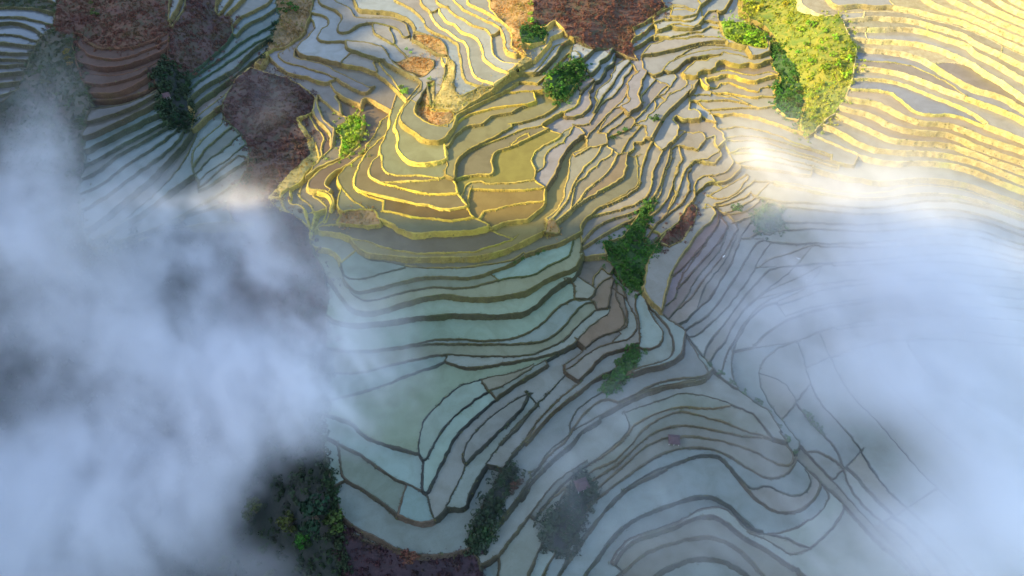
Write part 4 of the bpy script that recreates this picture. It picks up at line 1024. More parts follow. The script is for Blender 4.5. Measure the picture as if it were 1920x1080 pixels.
# ---------------------------------------------------------------- embankments and water
def boundary_runs(r, upper):
    """directed boundary edges of region r for which upper(a, b, other) holds, chained"""
    nxt = {}
    for t in regs[r]['t']:
        f = TRI[t]
        for a, b in ((f[0], f[1]), (f[1], f[2]), (f[2], f[0])):
            o = emap.get((b, a))
            ro = LAB[o] if o is not None else None
            if ro == r: continue
            ok = upper(a, b, ro)
            if ok is not None: nxt.setdefault(a, []).append((b, ok))
    runs = []
    ends = {b for v in nxt.values() for b, _ in v}
    starts = [a for a in nxt if a not in ends]
    while nxt:
        a = None
        while starts:
            s = starts.pop()
            if s in nxt: a = s; break
        if a is None: a = next(iter(nxt))
        run = [a]; lev = []
        while a in nxt:
            b, ok = nxt[a].pop()
            if not nxt[a]: del nxt[a]
            run.append(b); lev.append(ok); a = b
        runs.append((run, lev))
    return runs
def dangling(r):
    """rims that end inside a paddy"""
    adj = {}
    for t in regs[r]['t']:
        f = TRI[t]
        for a, b in ((f[0], f[1]), (f[1], f[2]), (f[2], f[0])):
            o = emap.get((b, a))
            if o is not None and LAB[o] == r and a < b and (a, b) in wall:
                adj.setdefault(a, set()).add(b); adj.setdefault(b, set()).add(a)
    out = []
    while adj:
        s = [a for a in adj if len(adj[a]) == 1] or list(adj)
        a = s[0]; run = [a]
        while a in adj and adj[a]:
            b = adj[a].pop(); adj[b].discard(a)
            if not adj[a]: del adj[a]
            run.append(b); a = b
        if a in adj and not adj[a]: del adj[a]
        if len(run) > 3: out.append(run)
    return out
def wob(x, y, f, s=0.0):
    return (np.sin(x * f + 1.3 * np.sin(y * f * .7 + s)) + np.sin(y * f * 1.31 + 1.7 * np.sin(x * f * .53 + 2 + s))) * .5
RIMS = []
def ribbon(V, F, run, zu, zl, closed, width=1.0):
    """bund with a rounded top and a battered face down to the next field (out = to the right of the run)"""
    P = P3[run][:, :2]; n = len(P)
    d = np.zeros_like(P)
    e = np.diff(P, axis=0); e /= np.maximum(np.hypot(*e.T)[:, None], 1e-6)
    d[:-1] += e; d[1:] += e
    if closed: d[0] += e[-1]; d[-1] += e[0]
    d /= np.maximum(np.hypot(*d.T)[:, None], 1e-6)
    o = np.stack([-d[:, 1], d[:, 0]], 1)               # image-space winding is mirrored in plan
    for _ in range(2):                                  # soften the offset direction on tight bends
        if n > 4: o[1:-1] = (o[:-2] + o[1:-1] * 2 + o[2:]) / 4
    o /= np.maximum(np.hypot(*o.T)[:, None], 1e-6)
    x, y = P.T
    k1 = wob(x, y, 1.1); k2 = wob(x, y, .37, 4.0); k3 = wob(x, y, 2.7, 1.0)
    h = zu - zl
    lip = .24 + .08 * k3 + .05 * k1
    w = width * (.42 + .17 * k2 + .09 * k3)
    bat = .34 + .10 * k2
    prof = [(-w * 1.25, zu - .12), (-w, zu + lip * .55), (-w * .35, zu + lip), (w * .45, zu + lip * .95), (w * .95, zu + lip * .3 - .06 * h)]
    prof += [(w * .95 + bat * h * .30 + .10 * k3, zu - h * .34), (w * .95 + bat * h * .66 + .14 * k1, zu - h * .70),
             (w * .95 + bat * h + .22 + .12 * k3, zl - .12)]
    b = len(V); m = len(prof)
    rows = [np.concatenate([P + o * np.asarray(dd)[:, None] * np.ones((n, 1)), (zz * np.ones(n))[:, None]], 1) for dd, zz in prof]
    A = np.stack(rows, 1)
    for i in np.nonzero(NR.uniform(0, 1, n) < .16)[0]: RIMS.append(A[i, NR.randint(3, m)])
    V.extend(A.reshape(-1, 3).tolist())
    for i in range(n - 1):
        for j in range(m - 1):
            q = b + i * m + j
            F.append((q, q + 1, q + m + 1, q + m))
    # grass tufts and clods that break the edges
    for j, cnt, s0 in ((1, .5, .20), (3, .7, .22), (5, .8, .30), (6, .9, .34), (7, .7, .26)):
        for i in np.nonzero(NR.uniform(0, 1, n) < cnt)[0]:
            c = A[i, j] + NR.uniform(-.35, .35, 3) * (1, 1, .2); s = s0 * NR.uniform(.5, 1.5) * (.6 + .4 * width)
            a = NR.uniform(0, 6.28); ca, sa = math.cos(a) * s, math.sin(a) * s; q = len(V)
            V.extend([[c[0] + ca, c[1] + sa, c[2] - .08], [c[0] - sa * .8, c[1] + ca * .8, c[2] - .08], [c[0] - ca, c[1] - sa, c[2] - .08], [c[0] + sa * .8, c[1] - ca * .8, c[2] - .08],
                      [c[0] + NR.uniform(-.5, .5) * s, c[1] + NR.uniform(-.5, .5) * s, c[2] + s * NR.uniform(.7, 1.5)]])
            F.extend([(q, q + 1, q + 4), (q + 1, q + 2, q + 4), (q + 2, q + 3, q + 4), (q + 3, q, q + 4)])
AREAS = [
 (50,70,'far left slope beyond the scrub spur'), (220,110,'brown terraced knoll at top left'), (230,260,'striped slope left of the dark gully'), (450,60,'teal slope right of the dark gully'),
 (410,320,'misty steps left of the purple hill'), (640,70,'pale slope above the sunlit spur'), (600,150,'lavender steps above the purple hill'), (880,70,'curving fields above the dark crest'), (600,250,'narrow steps beside the purple hill'), (590,370,'golden swirls below the purple hill'),
 (770,270,'sunlit bowl left of the crest'), (820,400,'golden steps below the bowl'), (920,270,'half shaded steps right of the crest'), (970,150,'golden steps left of the green thicket'), (960,370,'stubble steps below the crest'), (1090,180,'grey diagonal steps below the red scrub'), (1060,330,'steps above the blue pools'),
 (1260,60,'steps above the big pale pond'), (1260,130,'steps round the big pale pond'), (1230,220,'jagged steps below the big pond'), (1310,260,'steps beside the smoky wisp'), (1400,150,'yellow steps below the lime bush'), (1120,400,'blue steps above the green gully'), (1260,390,'steps at the head of the green gully'),
 (1700,60,'straw hillside at the top right'), (1850,60,'straw hillside in the top right corner'), (1750,180,'hillside with two long ponds at right'), (1750,280,'hillside fading into fog at right'), (1650,450,'fog covered slope at right'), (1700,800,'fog covered slope at lower right'), (1450,330,'slope under the white wisp'),
 (750,480,'flats below the golden steps'), (1000,500,'green flats left of the gully'), (800,600,'broad green flats in the middle'), (850,700,'broad flats above the lower spur'), (850,850,'curved strips on the lower spur'), (720,930,'tip of the lower spur'),
 (1090,600,'brown steps left of the ravine'), (1200,640,'fields beside the ravine'), (1300,490,'mauve slope right of the green gully'), (1380,640,'misty slope right of the ravine'), (1300,780,'upper rows of the misty amphitheatre'), (1450,900,'rounded fields beside the lower ravine'), (1250,960,'lower rows of the misty amphitheatre'), (1020,850,'dark diagonal steps above the hut'), (1000,1000,'dark slope below the hut'),
]
ORD = ['topmost', 'second', 'third', 'fourth', 'fifth', 'sixth', 'seventh', 'eighth', 'ninth', 'tenth', 'eleventh', 'twelfth', 'thirteenth', 'fourteenth', 'fifteenth', 'sixteenth', 'seventeenth', 'eighteenth', 'nineteenth', 'twentieth']
def area_of(c): return min(range(len(AREAS)), key=lambda i: (AREAS[i][0] - c[0]) ** 2 + 1.6 * (AREAS[i][1] - c[1]) ** 2)
pad = [r for r, g in regs.items() if g['s'] < 0]
def in_frame(g):
    p = cen[g['t']]; m = (p[:, 0] > 0) & (p[:, 0] < W) & (p[:, 1] > 0) & (p[:, 1] < H)
    return float((ar[g['t']] * m).sum())
for r in pad:
    g = regs[r]; g['vis'] = in_frame(g)
shown = sorted([r for r in pad if regs[r]['vis'] > 40], key=lambda r: -regs[r]['vis'])
single = set(shown[:300])
rank = {}
for r in shown[:300]: rank.setdefault(area_of(regs[r]['c']), []).append(r)
for a in rank: rank[a].sort(key=lambda r: regs[r]['c'][1])
def level_of(o, a, b):
    """height of the ground on the far side of an edge"""
    if o is None or o not in regs: return (ZH[a] + ZH[b]) / 2 - .6
    return regs[o]['z'] if regs[o]['s'] < 0 else (ZH[a] + ZH[b]) / 2
rest_w = [[], [], []]; rest_e = [[], [], []]
for r in pad:
    g = regs[r]; z = g['z']
    t = TRI[g['t']]; ids, inv = np.unique(t, return_inverse=True)
    V = P3[ids].copy(); V[:, 2] = z
    F = inv.reshape(-1, 3)[:, ::-1]
    pieces = []; wid = float(np.interp(g['c'][1], [380, 520], [1.0, .62]))
    def upper(a, b, o):
        zo = level_of(o, a, b)
        paddy = o in regs and regs[o]['s'] < 0
        if paddy and (zo > z or (zo == z and o > r)): return None
        return zo
    for run, lev in boundary_runs(r, upper):
        EV, EF = [], []; pieces.append((EV, EF))
        lv = np.array(lev); zv = np.r_[lv[:1], (lv[1:] + lv[:-1]) / 2, lv[-1:]]
        closed = run[0] == run[-1]
        down = zv <= z + .05
        zu = np.maximum(zv, z); zl = np.minimum(zv, z)
        # an uphill neighbour (scrub): the bank leans into the field instead
        i = 0; n = len(run)
        while i < n - 1:
            j = i + 1
            while j < n - 1 and down[j] == down[i]: j += 1
            seg = run[i:j + 1]
            if down[i]: ribbon(EV, EF, seg, zu[i:j + 1], np.minimum(zl[i:j + 1], zu[i:j + 1] - .05), closed and len(seg) == n, wid)
            else:
                ribbon(EV, EF, seg[::-1], zu[i:j + 1][::-1], zl[i:j + 1][::-1], False, wid)
            i = j
    for run in dangling(r):
        EV, EF = [], []; pieces.append((EV, EF))
        zz = np.full(len(run), z); ribbon(EV, EF, run, zz, zz - .05, False, .8)
    V[:, 2] += ZOFF
    pieces = [([(a, b, c + ZOFF) for a, b, c in EV], EF) for EV, EF in pieces if EF]
    u, v = g['c']
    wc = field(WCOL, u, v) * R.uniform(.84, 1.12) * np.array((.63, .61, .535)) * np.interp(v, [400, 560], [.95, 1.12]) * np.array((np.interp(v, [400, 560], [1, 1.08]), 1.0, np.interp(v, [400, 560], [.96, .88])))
    lit = float(np.exp(-(((u - 800) / 260) ** 2 + ((v - 300) / 190) ** 2) ** 2))      # golden cast of the sunlit spur, tinted into the water colour
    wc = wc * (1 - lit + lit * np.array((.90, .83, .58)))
    tone = R.random()
    if tone < .22: wc = wc * np.array((.90, .81, .73))
    elif tone < .40: wc = wc * np.array((.97, 1.02, 1.05))
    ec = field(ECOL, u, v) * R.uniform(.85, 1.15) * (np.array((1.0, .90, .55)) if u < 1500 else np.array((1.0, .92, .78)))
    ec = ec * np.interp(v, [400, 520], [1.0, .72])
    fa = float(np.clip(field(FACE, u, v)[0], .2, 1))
    if r in single:
        cx, cy_ = V[:, 0].mean(), V[:, 1].mean(); base = Vector((cx, cy_, z + ZOFF))
        root_o = empty('rice_paddy', base)
        dry = (128 < u < 325 and 55 < v < 172) or (u > 1560 and v < 125)
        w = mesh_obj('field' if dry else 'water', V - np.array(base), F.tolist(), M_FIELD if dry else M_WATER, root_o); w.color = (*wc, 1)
        for EV, EF in pieces:
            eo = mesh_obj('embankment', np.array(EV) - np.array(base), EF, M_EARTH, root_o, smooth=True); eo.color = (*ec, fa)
        ai = area_of(g['c']); k = rank[ai].index(r)
        ext = np.ptp(CV[ids], axis=0); el = (ext ** 2).sum() / max(g['A'], 1)
        size = 'broad' if g['A'] > 9000 else 'small' if g['A'] < 900 else 'long' if el > 14 else 'narrow' if g['A'] < 2600 else 'curved' if el > 7 else 'wide'
        hue = wc / wc.max()
        cn = 'dry' if dry else 'greyish' if hue.min() > .84 else 'greenish' if hue[1] >= hue[0] and hue[1] >= hue[2] else 'bluish' if hue[2] >= hue[0] else 'muddy' if wc.max() < .34 else 'straw'
        pos = (ORD[k] + (' down' if k else '')) if k < len(ORD) else 'lowest'
        tag(root_o, '%s %s paddy, %s on the %s' % (size, cn, pos, AREAS[ai][2]), 'rice paddy', 'terraced rice paddies')
    else:
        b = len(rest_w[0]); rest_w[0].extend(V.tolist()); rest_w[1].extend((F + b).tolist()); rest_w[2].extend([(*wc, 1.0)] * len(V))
        for EV, EF in pieces:
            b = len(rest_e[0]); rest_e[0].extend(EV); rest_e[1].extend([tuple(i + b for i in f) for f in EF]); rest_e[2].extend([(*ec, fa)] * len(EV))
if rest_w[0]:
    o = mesh_obj('paddy_field_fringe', rest_w[0], rest_w[1], M_WATER_REST)
    tag(o, 'tiny slivers of flooded terrace between the larger paddies', 'paddy slivers', kind='stuff')
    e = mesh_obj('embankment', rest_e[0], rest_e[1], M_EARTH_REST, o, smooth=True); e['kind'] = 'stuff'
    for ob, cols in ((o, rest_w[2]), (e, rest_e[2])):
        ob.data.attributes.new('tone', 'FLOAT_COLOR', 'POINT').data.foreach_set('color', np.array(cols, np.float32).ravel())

# ---------------------------------------------------------------- unterraced slopes
bound = set()
for r, g in regs.items():
    if g['s'] < 0:
        for v in TRI[g['t']].ravel(): bound.add(int(v))
SLOPE_T = {}
for r, g in regs.items():
    if g['s'] >= 0: SLOPE_T.setdefault(g['s'], []).extend(g['t'].tolist())
ZS = ZH.copy()
free = np.array([i not in bound for i in range(len(CV))])
bump = wob(P3[:, 0], P3[:, 1], .16, 3) * 1.1 + wob(P3[:, 0], P3[:, 1], .45, 1) * .45
ZS[free] += bump[free]
SLAB = {'brown': 'russet scrub slope', 'dark': 'dark wooded slope', 'olive': 'olive brown scrub slope', 'purple': 'purplish brush covered hillside', 'plum': 'dark plum coloured brush slope', 'tawny': 'tawny dry grass bank', 'orange': 'orange dry grass bank', 'straw': 'straw coloured grass bank', 'green': 'green bushy slope', 'lime': 'lime green bushy knoll', 'yellow': 'yellow green brush slope'}
for s, ts in SLOPE_T.items():
    t = TRI[np.array(ts)]; ids, inv = np.unique(t, return_inverse=True)
    V = P3[ids].copy(); V[:, 2] = ZS[ids] + ZOFF
    o = mesh_obj('hillside', V, inv.reshape(-1, 3)[:, ::-1].tolist(), M_SLOPE[SCR[s][1]], smooth=True)
    tag(o, SLAB[SCR[s][1]] + ' between the terraces', kind='structure')

# ground under the fields and round the sheet, to the edge of the view and beyond
t_ = NT('valley_ground'); pos_ = t_.wpos()
M_GROUND = t_.done(t_.ramp(t_.noise(.03, 6, .65, pos_, .4), (.3, (.045, .06, .03)), (.5, (.09, .085, .05)), (.7, (.14, .11, .06))), .95, t_.noise(.3, 5, .7, pos_), .6, 1.0)
gx = np.arange(-300, 2241, 42.0); gy = np.arange(-296, 1405, 42.0)
X, Y = np.meshgrid(gx, gy); q = np.stack([X.ravel(), Y.ravel()], 1)
ins = (q[:, 0] > OUT[0] + 8) & (q[:, 0] < OUT[2] - 8) & (q[:, 1] > OUT[1] + 8) & (q[:, 1] < OUT[3] - 8)
g3 = ground.at(q); g3[:, 2] -= np.where(ins, 7.0, .8)
nx, ny = len(gx), len(gy)
V = g3.tolist(); F = [(j * nx + i, (j + 1) * nx + i, (j + 1) * nx + i + 1, j * nx + i + 1) for j in range(ny - 1) for i in range(nx - 1)]
ring = [i for i in range(nx)] + [j * nx + nx - 1 for j in range(1, ny)] + [(ny - 1) * nx + i for i in range(nx - 2, -1, -1)] + [j * nx for j in range(ny - 2, 0, -1)]
c0 = np.array([0, 230.0]); prev = ring
for dist, dz in ((60, -4), (180, -14), (500, -30), (1400, -60)):
    cur = []
    for i in ring:
        p = g3[i]; d = p[:2] - c0; d = d / np.hypot(*d); up = .22 * max(0.0, d[1]) * dist
        cur.append(len(V)); V.append([p[0] + d[0] * dist, p[1] + d[1] * dist, p[2] + dz + up])
    n = len(ring)
    F += [(prev[k], prev[(k + 1) % n], cur[(k + 1) % n], cur[k]) for k in range(n)]
    prev = cur
V = [(a, b, c + ZOFF) for a, b, c in V]
tag(mesh_obj('ground', V, F, M_GROUND, smooth=True), 'valley ground beneath and around the terraces', kind='structure')

# unseen mountain on the left, its crest shaped to throw shade over the near fields
def crest(y):
    sh = 380 * math.tan(SUN_ELEV); dy = 380 * math.tan(SUN_A)          # set back along the sun's direction
    return sh + np.interp(y + dy, [-500, -60, 40, 136, 166, 200, 260, 400, 700], [150, 120, CREST_NEAR, CREST_FAR, CREST_FAR + 17, CREST_FAR + 24, CREST_FAR + 32, CREST_FAR + 37, -50])
mx = np.linspace(-2000, -300, 80); my = np.linspace(-1000, 900, 130)
X, Y = np.meshgrid(mx, my)
f = np.clip((-310 - X) / 590, 0, 1); f = f * f * (3 - 2 * f) * .35 + f * .65
back = np.clip((-920 - X) / 1000, 0, 1)
Z = -330 + (crest(Y) + 330) * f - back * 120
Z += (wob(X, Y, .05, 2) * 7 + wob(X, Y, .16, 5) * 7 + wob(X * .3, Y, .30, 1) * 10 + wob(X * .2, Y, .085, 3) * 8) * f
V = np.stack([X.ravel(), Y.ravel(), Z.ravel() + ZOFF], 1).tolist()
F = [(j * 80 + i, j * 80 + i + 1, (j + 1) * 80 + i + 1, (j + 1) * 80 + i) for j in range(129) for i in range(79)]
tag(mesh_obj('shade_mountain', V, F, M_GROUND, smooth=True), 'steep unseen mountain on the left, shaped to shade the near fields', kind='structure')

# ---------------------------------------------------------------- brush on the unterraced slopes (nobody could count it)
def fast_mesh(name, V, F3, tint=None):
    me = bpy.data.meshes.new(name); n = len(F3)
    me.vertices.add(len(V)); me.vertices.foreach_set('co', np.asarray(V, np.float32).ravel())
    me.loops.add(n * 3); me.loops.foreach_set('vertex_index', np.asarray(F3, np.int32).ravel())
    me.polygons.add(n); me.polygons.foreach_set('loop_start', np.arange(0, n * 3, 3, dtype=np.int32))
    me.update(calc_edges=True)
    if tint is not None:
        a = me.attributes.new('tint', 'FLOAT', 'POINT'); a.data.foreach_set('value', np.asarray(tint, np.float32))
    me.materials.append(M_LEAF); return me
def leaf_cloud(P, rad, hgt, n, size, kind):
    """n leaf faces round every point of P: rounded bushes, or upright blades for dry grass"""
    m = len(P); N_ = m * n
    c = np.repeat(P, n, 0); r = np.repeat(rad, n); h = np.repeat(hgt, n)
    if kind == 'blade':
        a = NR.uniform(0, 6.283, N_); rr = np.sqrt(NR.uniform(0, 1, N_)) * r
        b = c + np.stack([np.cos(a) * rr, np.sin(a) * rr, np.zeros(N_)], 1)
        lean = NR.normal(0, .35, (N_, 2)); s = size * NR.uniform(.6, 1.3, N_)
        tip = b + np.stack([lean[:, 0] * h, lean[:, 1] * h, h * NR.uniform(.6, 1.2, N_)], 1)
        d = np.stack([np.cos(a + 1.2), np.sin(a + 1.2), np.zeros(N_)], 1) * s[:, None]
        V = np.stack([b - d, b + d, tip], 1)
        tint = np.repeat(NR.uniform(.1, .9, m), n) + NR.uniform(-.2, .2, N_)
    else:
        d = NR.normal(0, 1, (N_, 3)); d[:, 2] = np.abs(d[:, 2]) * .9 + .05
        d /= np.linalg.norm(d, axis=1)[:, None]
        k = NR.uniform(.55, 1.0, N_)
        b = c + d * np.stack([r, r, h], 1) * k[:, None]
        u = np.cross(d, NR.normal(0, 1, (N_, 3))); u /= np.maximum(np.linalg.norm(u, axis=1), 1e-6)[:, None]
        w = np.cross(d + NR.normal(0, .45, (N_, 3)), u); w /= np.maximum(np.linalg.norm(w, axis=1), 1e-6)[:, None]
        s = (size * NR.uniform(.6, 1.35, N_))[:, None]
        V = np.stack([b - u * s, b + u * s * .9 + w * s * .2, b + w * s * 1.5], 1)
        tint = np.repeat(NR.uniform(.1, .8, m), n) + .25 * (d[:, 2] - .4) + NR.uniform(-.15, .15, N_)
    return V.reshape(-1, 3), np.arange(N_ * 3).reshape(-1, 3), np.repeat(np.clip(tint, 0, 1), 3)
BRUSH = {  # clumps per square metre, radius, height, faces, leaf size, type
 'brown': (.75, .8, .9, 16, .25, 'leaf'), 'dark': (.22, 1.9, 2.4, 20, .60, 'leaf'), 'olive': (.5, 1.0, 1.1, 16, .30, 'leaf'),
 'purple': (.7, .9, 1.1, 16, .27, 'leaf'), 'plum': (.7, .9, 1.1, 16, .27, 'leaf'), 'tawny': (1.1, .5, 1.0, 8, .10, 'blade'), 'orange': (1.2, .5, .8, 9, .10, 'blade'),
 'straw': (.9, .5, .8, 8, .10, 'blade'), 'green': (.45, 1.3, 1.6, 18, .42, 'leaf'), 'lime': (.6, 1.0, 1.2, 18, .36, 'leaf'), 'yellow': (.38, 1.0, 1.0, 16, .34, 'leaf')}
BLAB = {'brown': 'low russet brush', 'dark': 'dark green wet brush', 'olive': 'olive brown brush', 'purple': 'purplish leafless brush', 'plum': 'dark plum coloured brush', 'tawny': 'tawny dry grass', 'orange': 'orange dry grass', 'straw': 'straw coloured grass', 'green': 'deep green brush', 'lime': 'lime green brush', 'yellow': 'yellow green brush'}
by_kind = {}
for s, ts in SLOPE_T.items():
    kd = SCR[s][1]; dn, rad, hg, n, sz, ty = BRUSH[kd]
    if SCR[s][0] == 'valley_side': dn = .10
    t = TRI[np.array(ts)]
    p = P3[t].copy(); p[:, :, 2] = ZS[t]
    A2 = np.abs(np.cross(p[:, 1, :2] - p[:, 0, :2], p[:, 2, :2] - p[:, 0, :2])) / 2
    cnt = NR.poisson(A2 * dn)
    idx = np.repeat(np.arange(len(t)), cnt)
    if not len(idx): continue
    a, b = NR.uniform(0, 1, (2, len(idx))); fl = a + b > 1; a[fl] = 1 - a[fl]; b[fl] = 1 - b[fl]
    q = p[idx, 0] + (p[idx, 1] - p[idx, 0]) * a[:, None] + (p[idx, 2] - p[idx, 0]) * b[:, None]
    poly = SCR[s][2]                                                       # stragglers beyond the edge
    if poly is not None:
        e = resample(np.vstack([poly, poly[:1]]), 3.0); e = e[(e[:, 0] > -40) & (e[:, 0] < W + 40) & (e[:, 1] > -40) & (e[:, 1] < H + 40)]
        e = np.vstack([e, e])
        if len(e):
            e = e + NR.normal(0, 11.0 if kd in ('yellow', 'lime', 'brown', 'purple') else 6.0, e.shape); q = np.vstack([q, ground.at(e) - np.array((0, 0, .4))])
    q[:, 2] += ZOFF - .1
    patch = .5 + .5 * wob(q[:, 0], q[:, 1], .22, 2.0)                      # thickets and thin places
    keep = NR.uniform(0, 1, len(q)) < .35 + .65 * patch
    q = q[keep]; m = len(q)
    k = NR.uniform(.55, 1.35, m) * (.75 + .5 * patch[keep])
    V, F, T_ = leaf_cloud(q, rad * k, hg * k, n, sz, ty)
    if ty == 'leaf':                                                       # scattered taller shrubs
        big_ = q[NR.uniform(0, 1, m) < .07]
        if len(big_):
            kb = NR.uniform(1.2, 2.2, len(big_)); V2, F2, T2 = leaf_cloud(big_, kb, kb * 1.3, 40, .34, ty)
            V, F, T_ = np.vstack([V, V2]), np.vstack([F, F2 + len(V)]), np.r_[T_, T2]
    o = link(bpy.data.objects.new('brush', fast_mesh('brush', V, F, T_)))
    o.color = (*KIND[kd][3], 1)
    tag(o, BLAB[kd] + ' covering the ' + SCR[s][0].replace('_', ' '), 'brush', kind='stuff')

# weeds and small shrubs on the embankments
rp = np.array(RIMS) + np.array((0, 0, ZOFF - .05))
kk = NR.uniform(.3, 1.0, len(rp)) ** 2 * 1.5 + .25
V, F, T_ = leaf_cloud(rp, kk * .8, kk, 9, .22, 'leaf')
o = link(bpy.data.objects.new('weeds', fast_mesh('weeds', V, F, T_))); o.color = (.085, .095, .03, 1)
tag(o, 'small weeds and shrubs scattered along the paddy embankments', 'weeds', kind='stuff')

# ---------------------------------------------------------------- trees and bushes one can tell apart
def tube(V, F, pts, rad, k=7):
    b = len(V); m = len(pts)
    for i, (p, r) in enumerate(zip(pts, rad)):
        p = Vector(p); d = Vector(pts[min(i + 1, m - 1)]) - Vector(pts[max(i - 1, 0)])
        d.normalize(); u = d.orthogonal().normalized(); w = d.cross(u)
        for j in range(k):
            a = 6.2832 * j / k; V.append(tuple(p + (u * math.cos(a) + w * math.sin(a)) * r))
    for i in range(m - 1):
        for j in range(k):
            F.append((b + i * k + j, b + i * k + (j + 1) % k, b + (i + 1) * k + (j + 1) % k, b + (i + 1) * k + j))
def tree_meshes(seed, tall):
    """unit tree: about 1 high; trunk with limbs, crown of leaf clusters on the limb ends"""
    rr = random.Random(seed); V, F = [], []
    lean = (rr.uniform(-.06, .06), rr.uniform(-.06, .06)); top = .62 if tall else .42
    stem = [(lean[0] * t, lean[1] * t, -.06 + (top + .06) * t) for t in (0, .35, .7, 1)]
    tube(V, F, stem, [.045, .034, .026, .014])
    tips = [(*Vector(stem[-1]) + Vector((0, 0, .16)),)]
    for i in range(8 if tall else 9):
        a = 6.2832 * i / 8 + rr.uniform(-.4, .4); h0 = top * rr.uniform(.35, .95)
        reach = rr.uniform(.2, .36) if tall else rr.uniform(.28, .48)
        p0 = Vector((lean[0] * h0 / top, lean[1] * h0 / top, h0))
        p2 = p0 + Vector((math.cos(a) * reach, math.sin(a) * reach, rr.uniform(.06, .30)))
        p1 = (p0 + p2) / 2 + Vector((0, 0, .04))
        tube(V, F, [p0, p1, p2], [.018, .012, .006], 5); tips.append(tuple(p2))
    P = np.array(tips); n = 46
    k = np.array([rr.uniform(.14, .24) for _ in tips])
    st = NR.get_state(); NR.seed(seed)
    N_ = len(P) * n; c = np.repeat(P, n, 0); r = np.repeat(k, n)
    d = NR.normal(0, 1, (N_, 3)); d /= np.linalg.norm(d, axis=1)[:, None]
    b = c + d * (r * NR.uniform(.3, 1, N_) ** .6)[:, None] * np.array((1, 1, .8))
    u = np.cross(d, NR.normal(0, 1, (N_, 3))); u /= np.linalg.norm(u, axis=1)[:, None]
    w = np.cross(d + NR.normal(0, .5, (N_, 3)), u); w /= np.linalg.norm(w, axis=1)[:, None]
    s = NR.uniform(.028, .062, N_)[:, None]
    LV = np.stack([b - u * s, b + w * s * -.5, b + u * s, b + w * s * 1.3], 1).reshape(-1, 3)
    q = np.arange(N_)[:, None] * 4
    LF = np.concatenate([q + [0, 1, 2], q + [0, 2, 3]], 0)
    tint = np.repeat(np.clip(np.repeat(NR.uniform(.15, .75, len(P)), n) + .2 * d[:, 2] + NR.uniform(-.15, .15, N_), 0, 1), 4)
    NR.set_state(st)
    tm_ = bpy.data.meshes.new('trunk'); tm_.from_pydata(V, [], F); tm_.materials.append(M_BARK); tm_.update()
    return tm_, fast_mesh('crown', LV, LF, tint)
TALL = [tree_meshes(s, True) for s in (3, 8, 21)]; LOW = [tree_meshes(s, False) for s in (5, 13, 34, 55)]
def plant(u, v, hm, col, label, name='bush', cat='bush', group=None, tall=False, zrot=None):
    p = ground.at([(u, v)])[0]
    trunk, crown = R.choice(TALL if tall else LOW)
    t = np.where((np.abs(cen[:, 0] - u) < 60) & (np.abs(cen[:, 1] - v) < 60))[0]
    z = p[2]
    if len(t):
        k = t[np.argmin((cen[t, 0] - u) ** 2 + (cen[t, 1] - v) ** 2)]; g = regs.get(LAB[k])
        if g is not None and g['s'] < 0: z = max(g['z'], z - .6)
    o = empty(name, (p[0], p[1], z + ZOFF - .1), R.uniform(0, 6.28) if zrot is None else zrot)
    s = hm * R.uniform(.65, 1.35); o.scale = (s * R.uniform(.95, 1.25), s * R.uniform(.95, 1.25), s)
    link(bpy.data.objects.new('trunk', trunk), o)
    c = link(bpy.data.objects.new('crown', crown), o); k = R.uniform(.65, 1.35); c.color = (col[0] * k * R.uniform(.75, 1.25), col[1] * k, col[2] * k, 1)
    return tag(o, label, cat, group)
GREEN, DARK, LIME, YEL, RUST, OLV = (.032, .095, .012), (.012, .032, .016), (.17, .31, .018), (.30, .30, .02), (.09, .042, .03), (.06, .085, .02)
for us, hm, col, label, name, tall in PLANTS:
    pts = [tuple(map(float, q.split(','))) for q in us.split()]
    cat = name.split('_')[-1]
    grp = label.replace(cat, {'bush': 'bushes', 'shrub': 'shrubs', 'tree': 'trees'}[cat], 1) if len(pts) > 1 else None
    col = {'G': GREEN, 'D': DARK, 'L': LIME, 'Y': YEL, 'T': (.16, .11, .03), 'R': RUST, 'O': OLV}[col]
    pts.sort()
    for i, (a, b) in enumerate(pts):
        lb = label if len(pts) == 1 else label + (', leftmost' if i == 0 else ', rightmost' if i == len(pts) - 1 else ', %s from left' % ORD[i])
        plant(a, b, hm, col, lb, name, cat, grp, tall)

# ---------------------------------------------------------------- field huts and two white birds
def mat_plain(name, ca, cb, sc=6, rough=.9):
    t = NT(name); p = t.wpos(); return t.done(t.ramp(t.noise(sc, 5, .7, p), (.3, ca), (.7, cb)), rough, t.noise(sc * 2, 4, .7, p), .5, .05)
M_THATCH = mat_plain('thatch', (.05, .028, .03), (.10, .055, .058)); M_WALL = mat_plain('mud_wall', (.20, .16, .13), (.30, .25, .21))
M_POST = mat_plain('pale_post', (.55, .53, .50), (.72, .70, .66)); M_DOOR = mat_plain('plank_door', (.06, .045, .035), (.10, .075, .055)); M_FEATHER = mat_plain('white_feather', (.75, .75, .73), (.85, .85, .83), 9, .7)
def box(x0, x1, y0, y1, z0, z1):
    V = [(x, y, z) for z in (z0, z1) for y in (y0, y1) for x in (x0, x1)]
    return V, [(0, 2, 3, 1), (4, 5, 7, 6), (0, 1, 5, 4), (2, 6, 7, 3), (0, 4, 6, 2), (1, 3, 7, 5)]
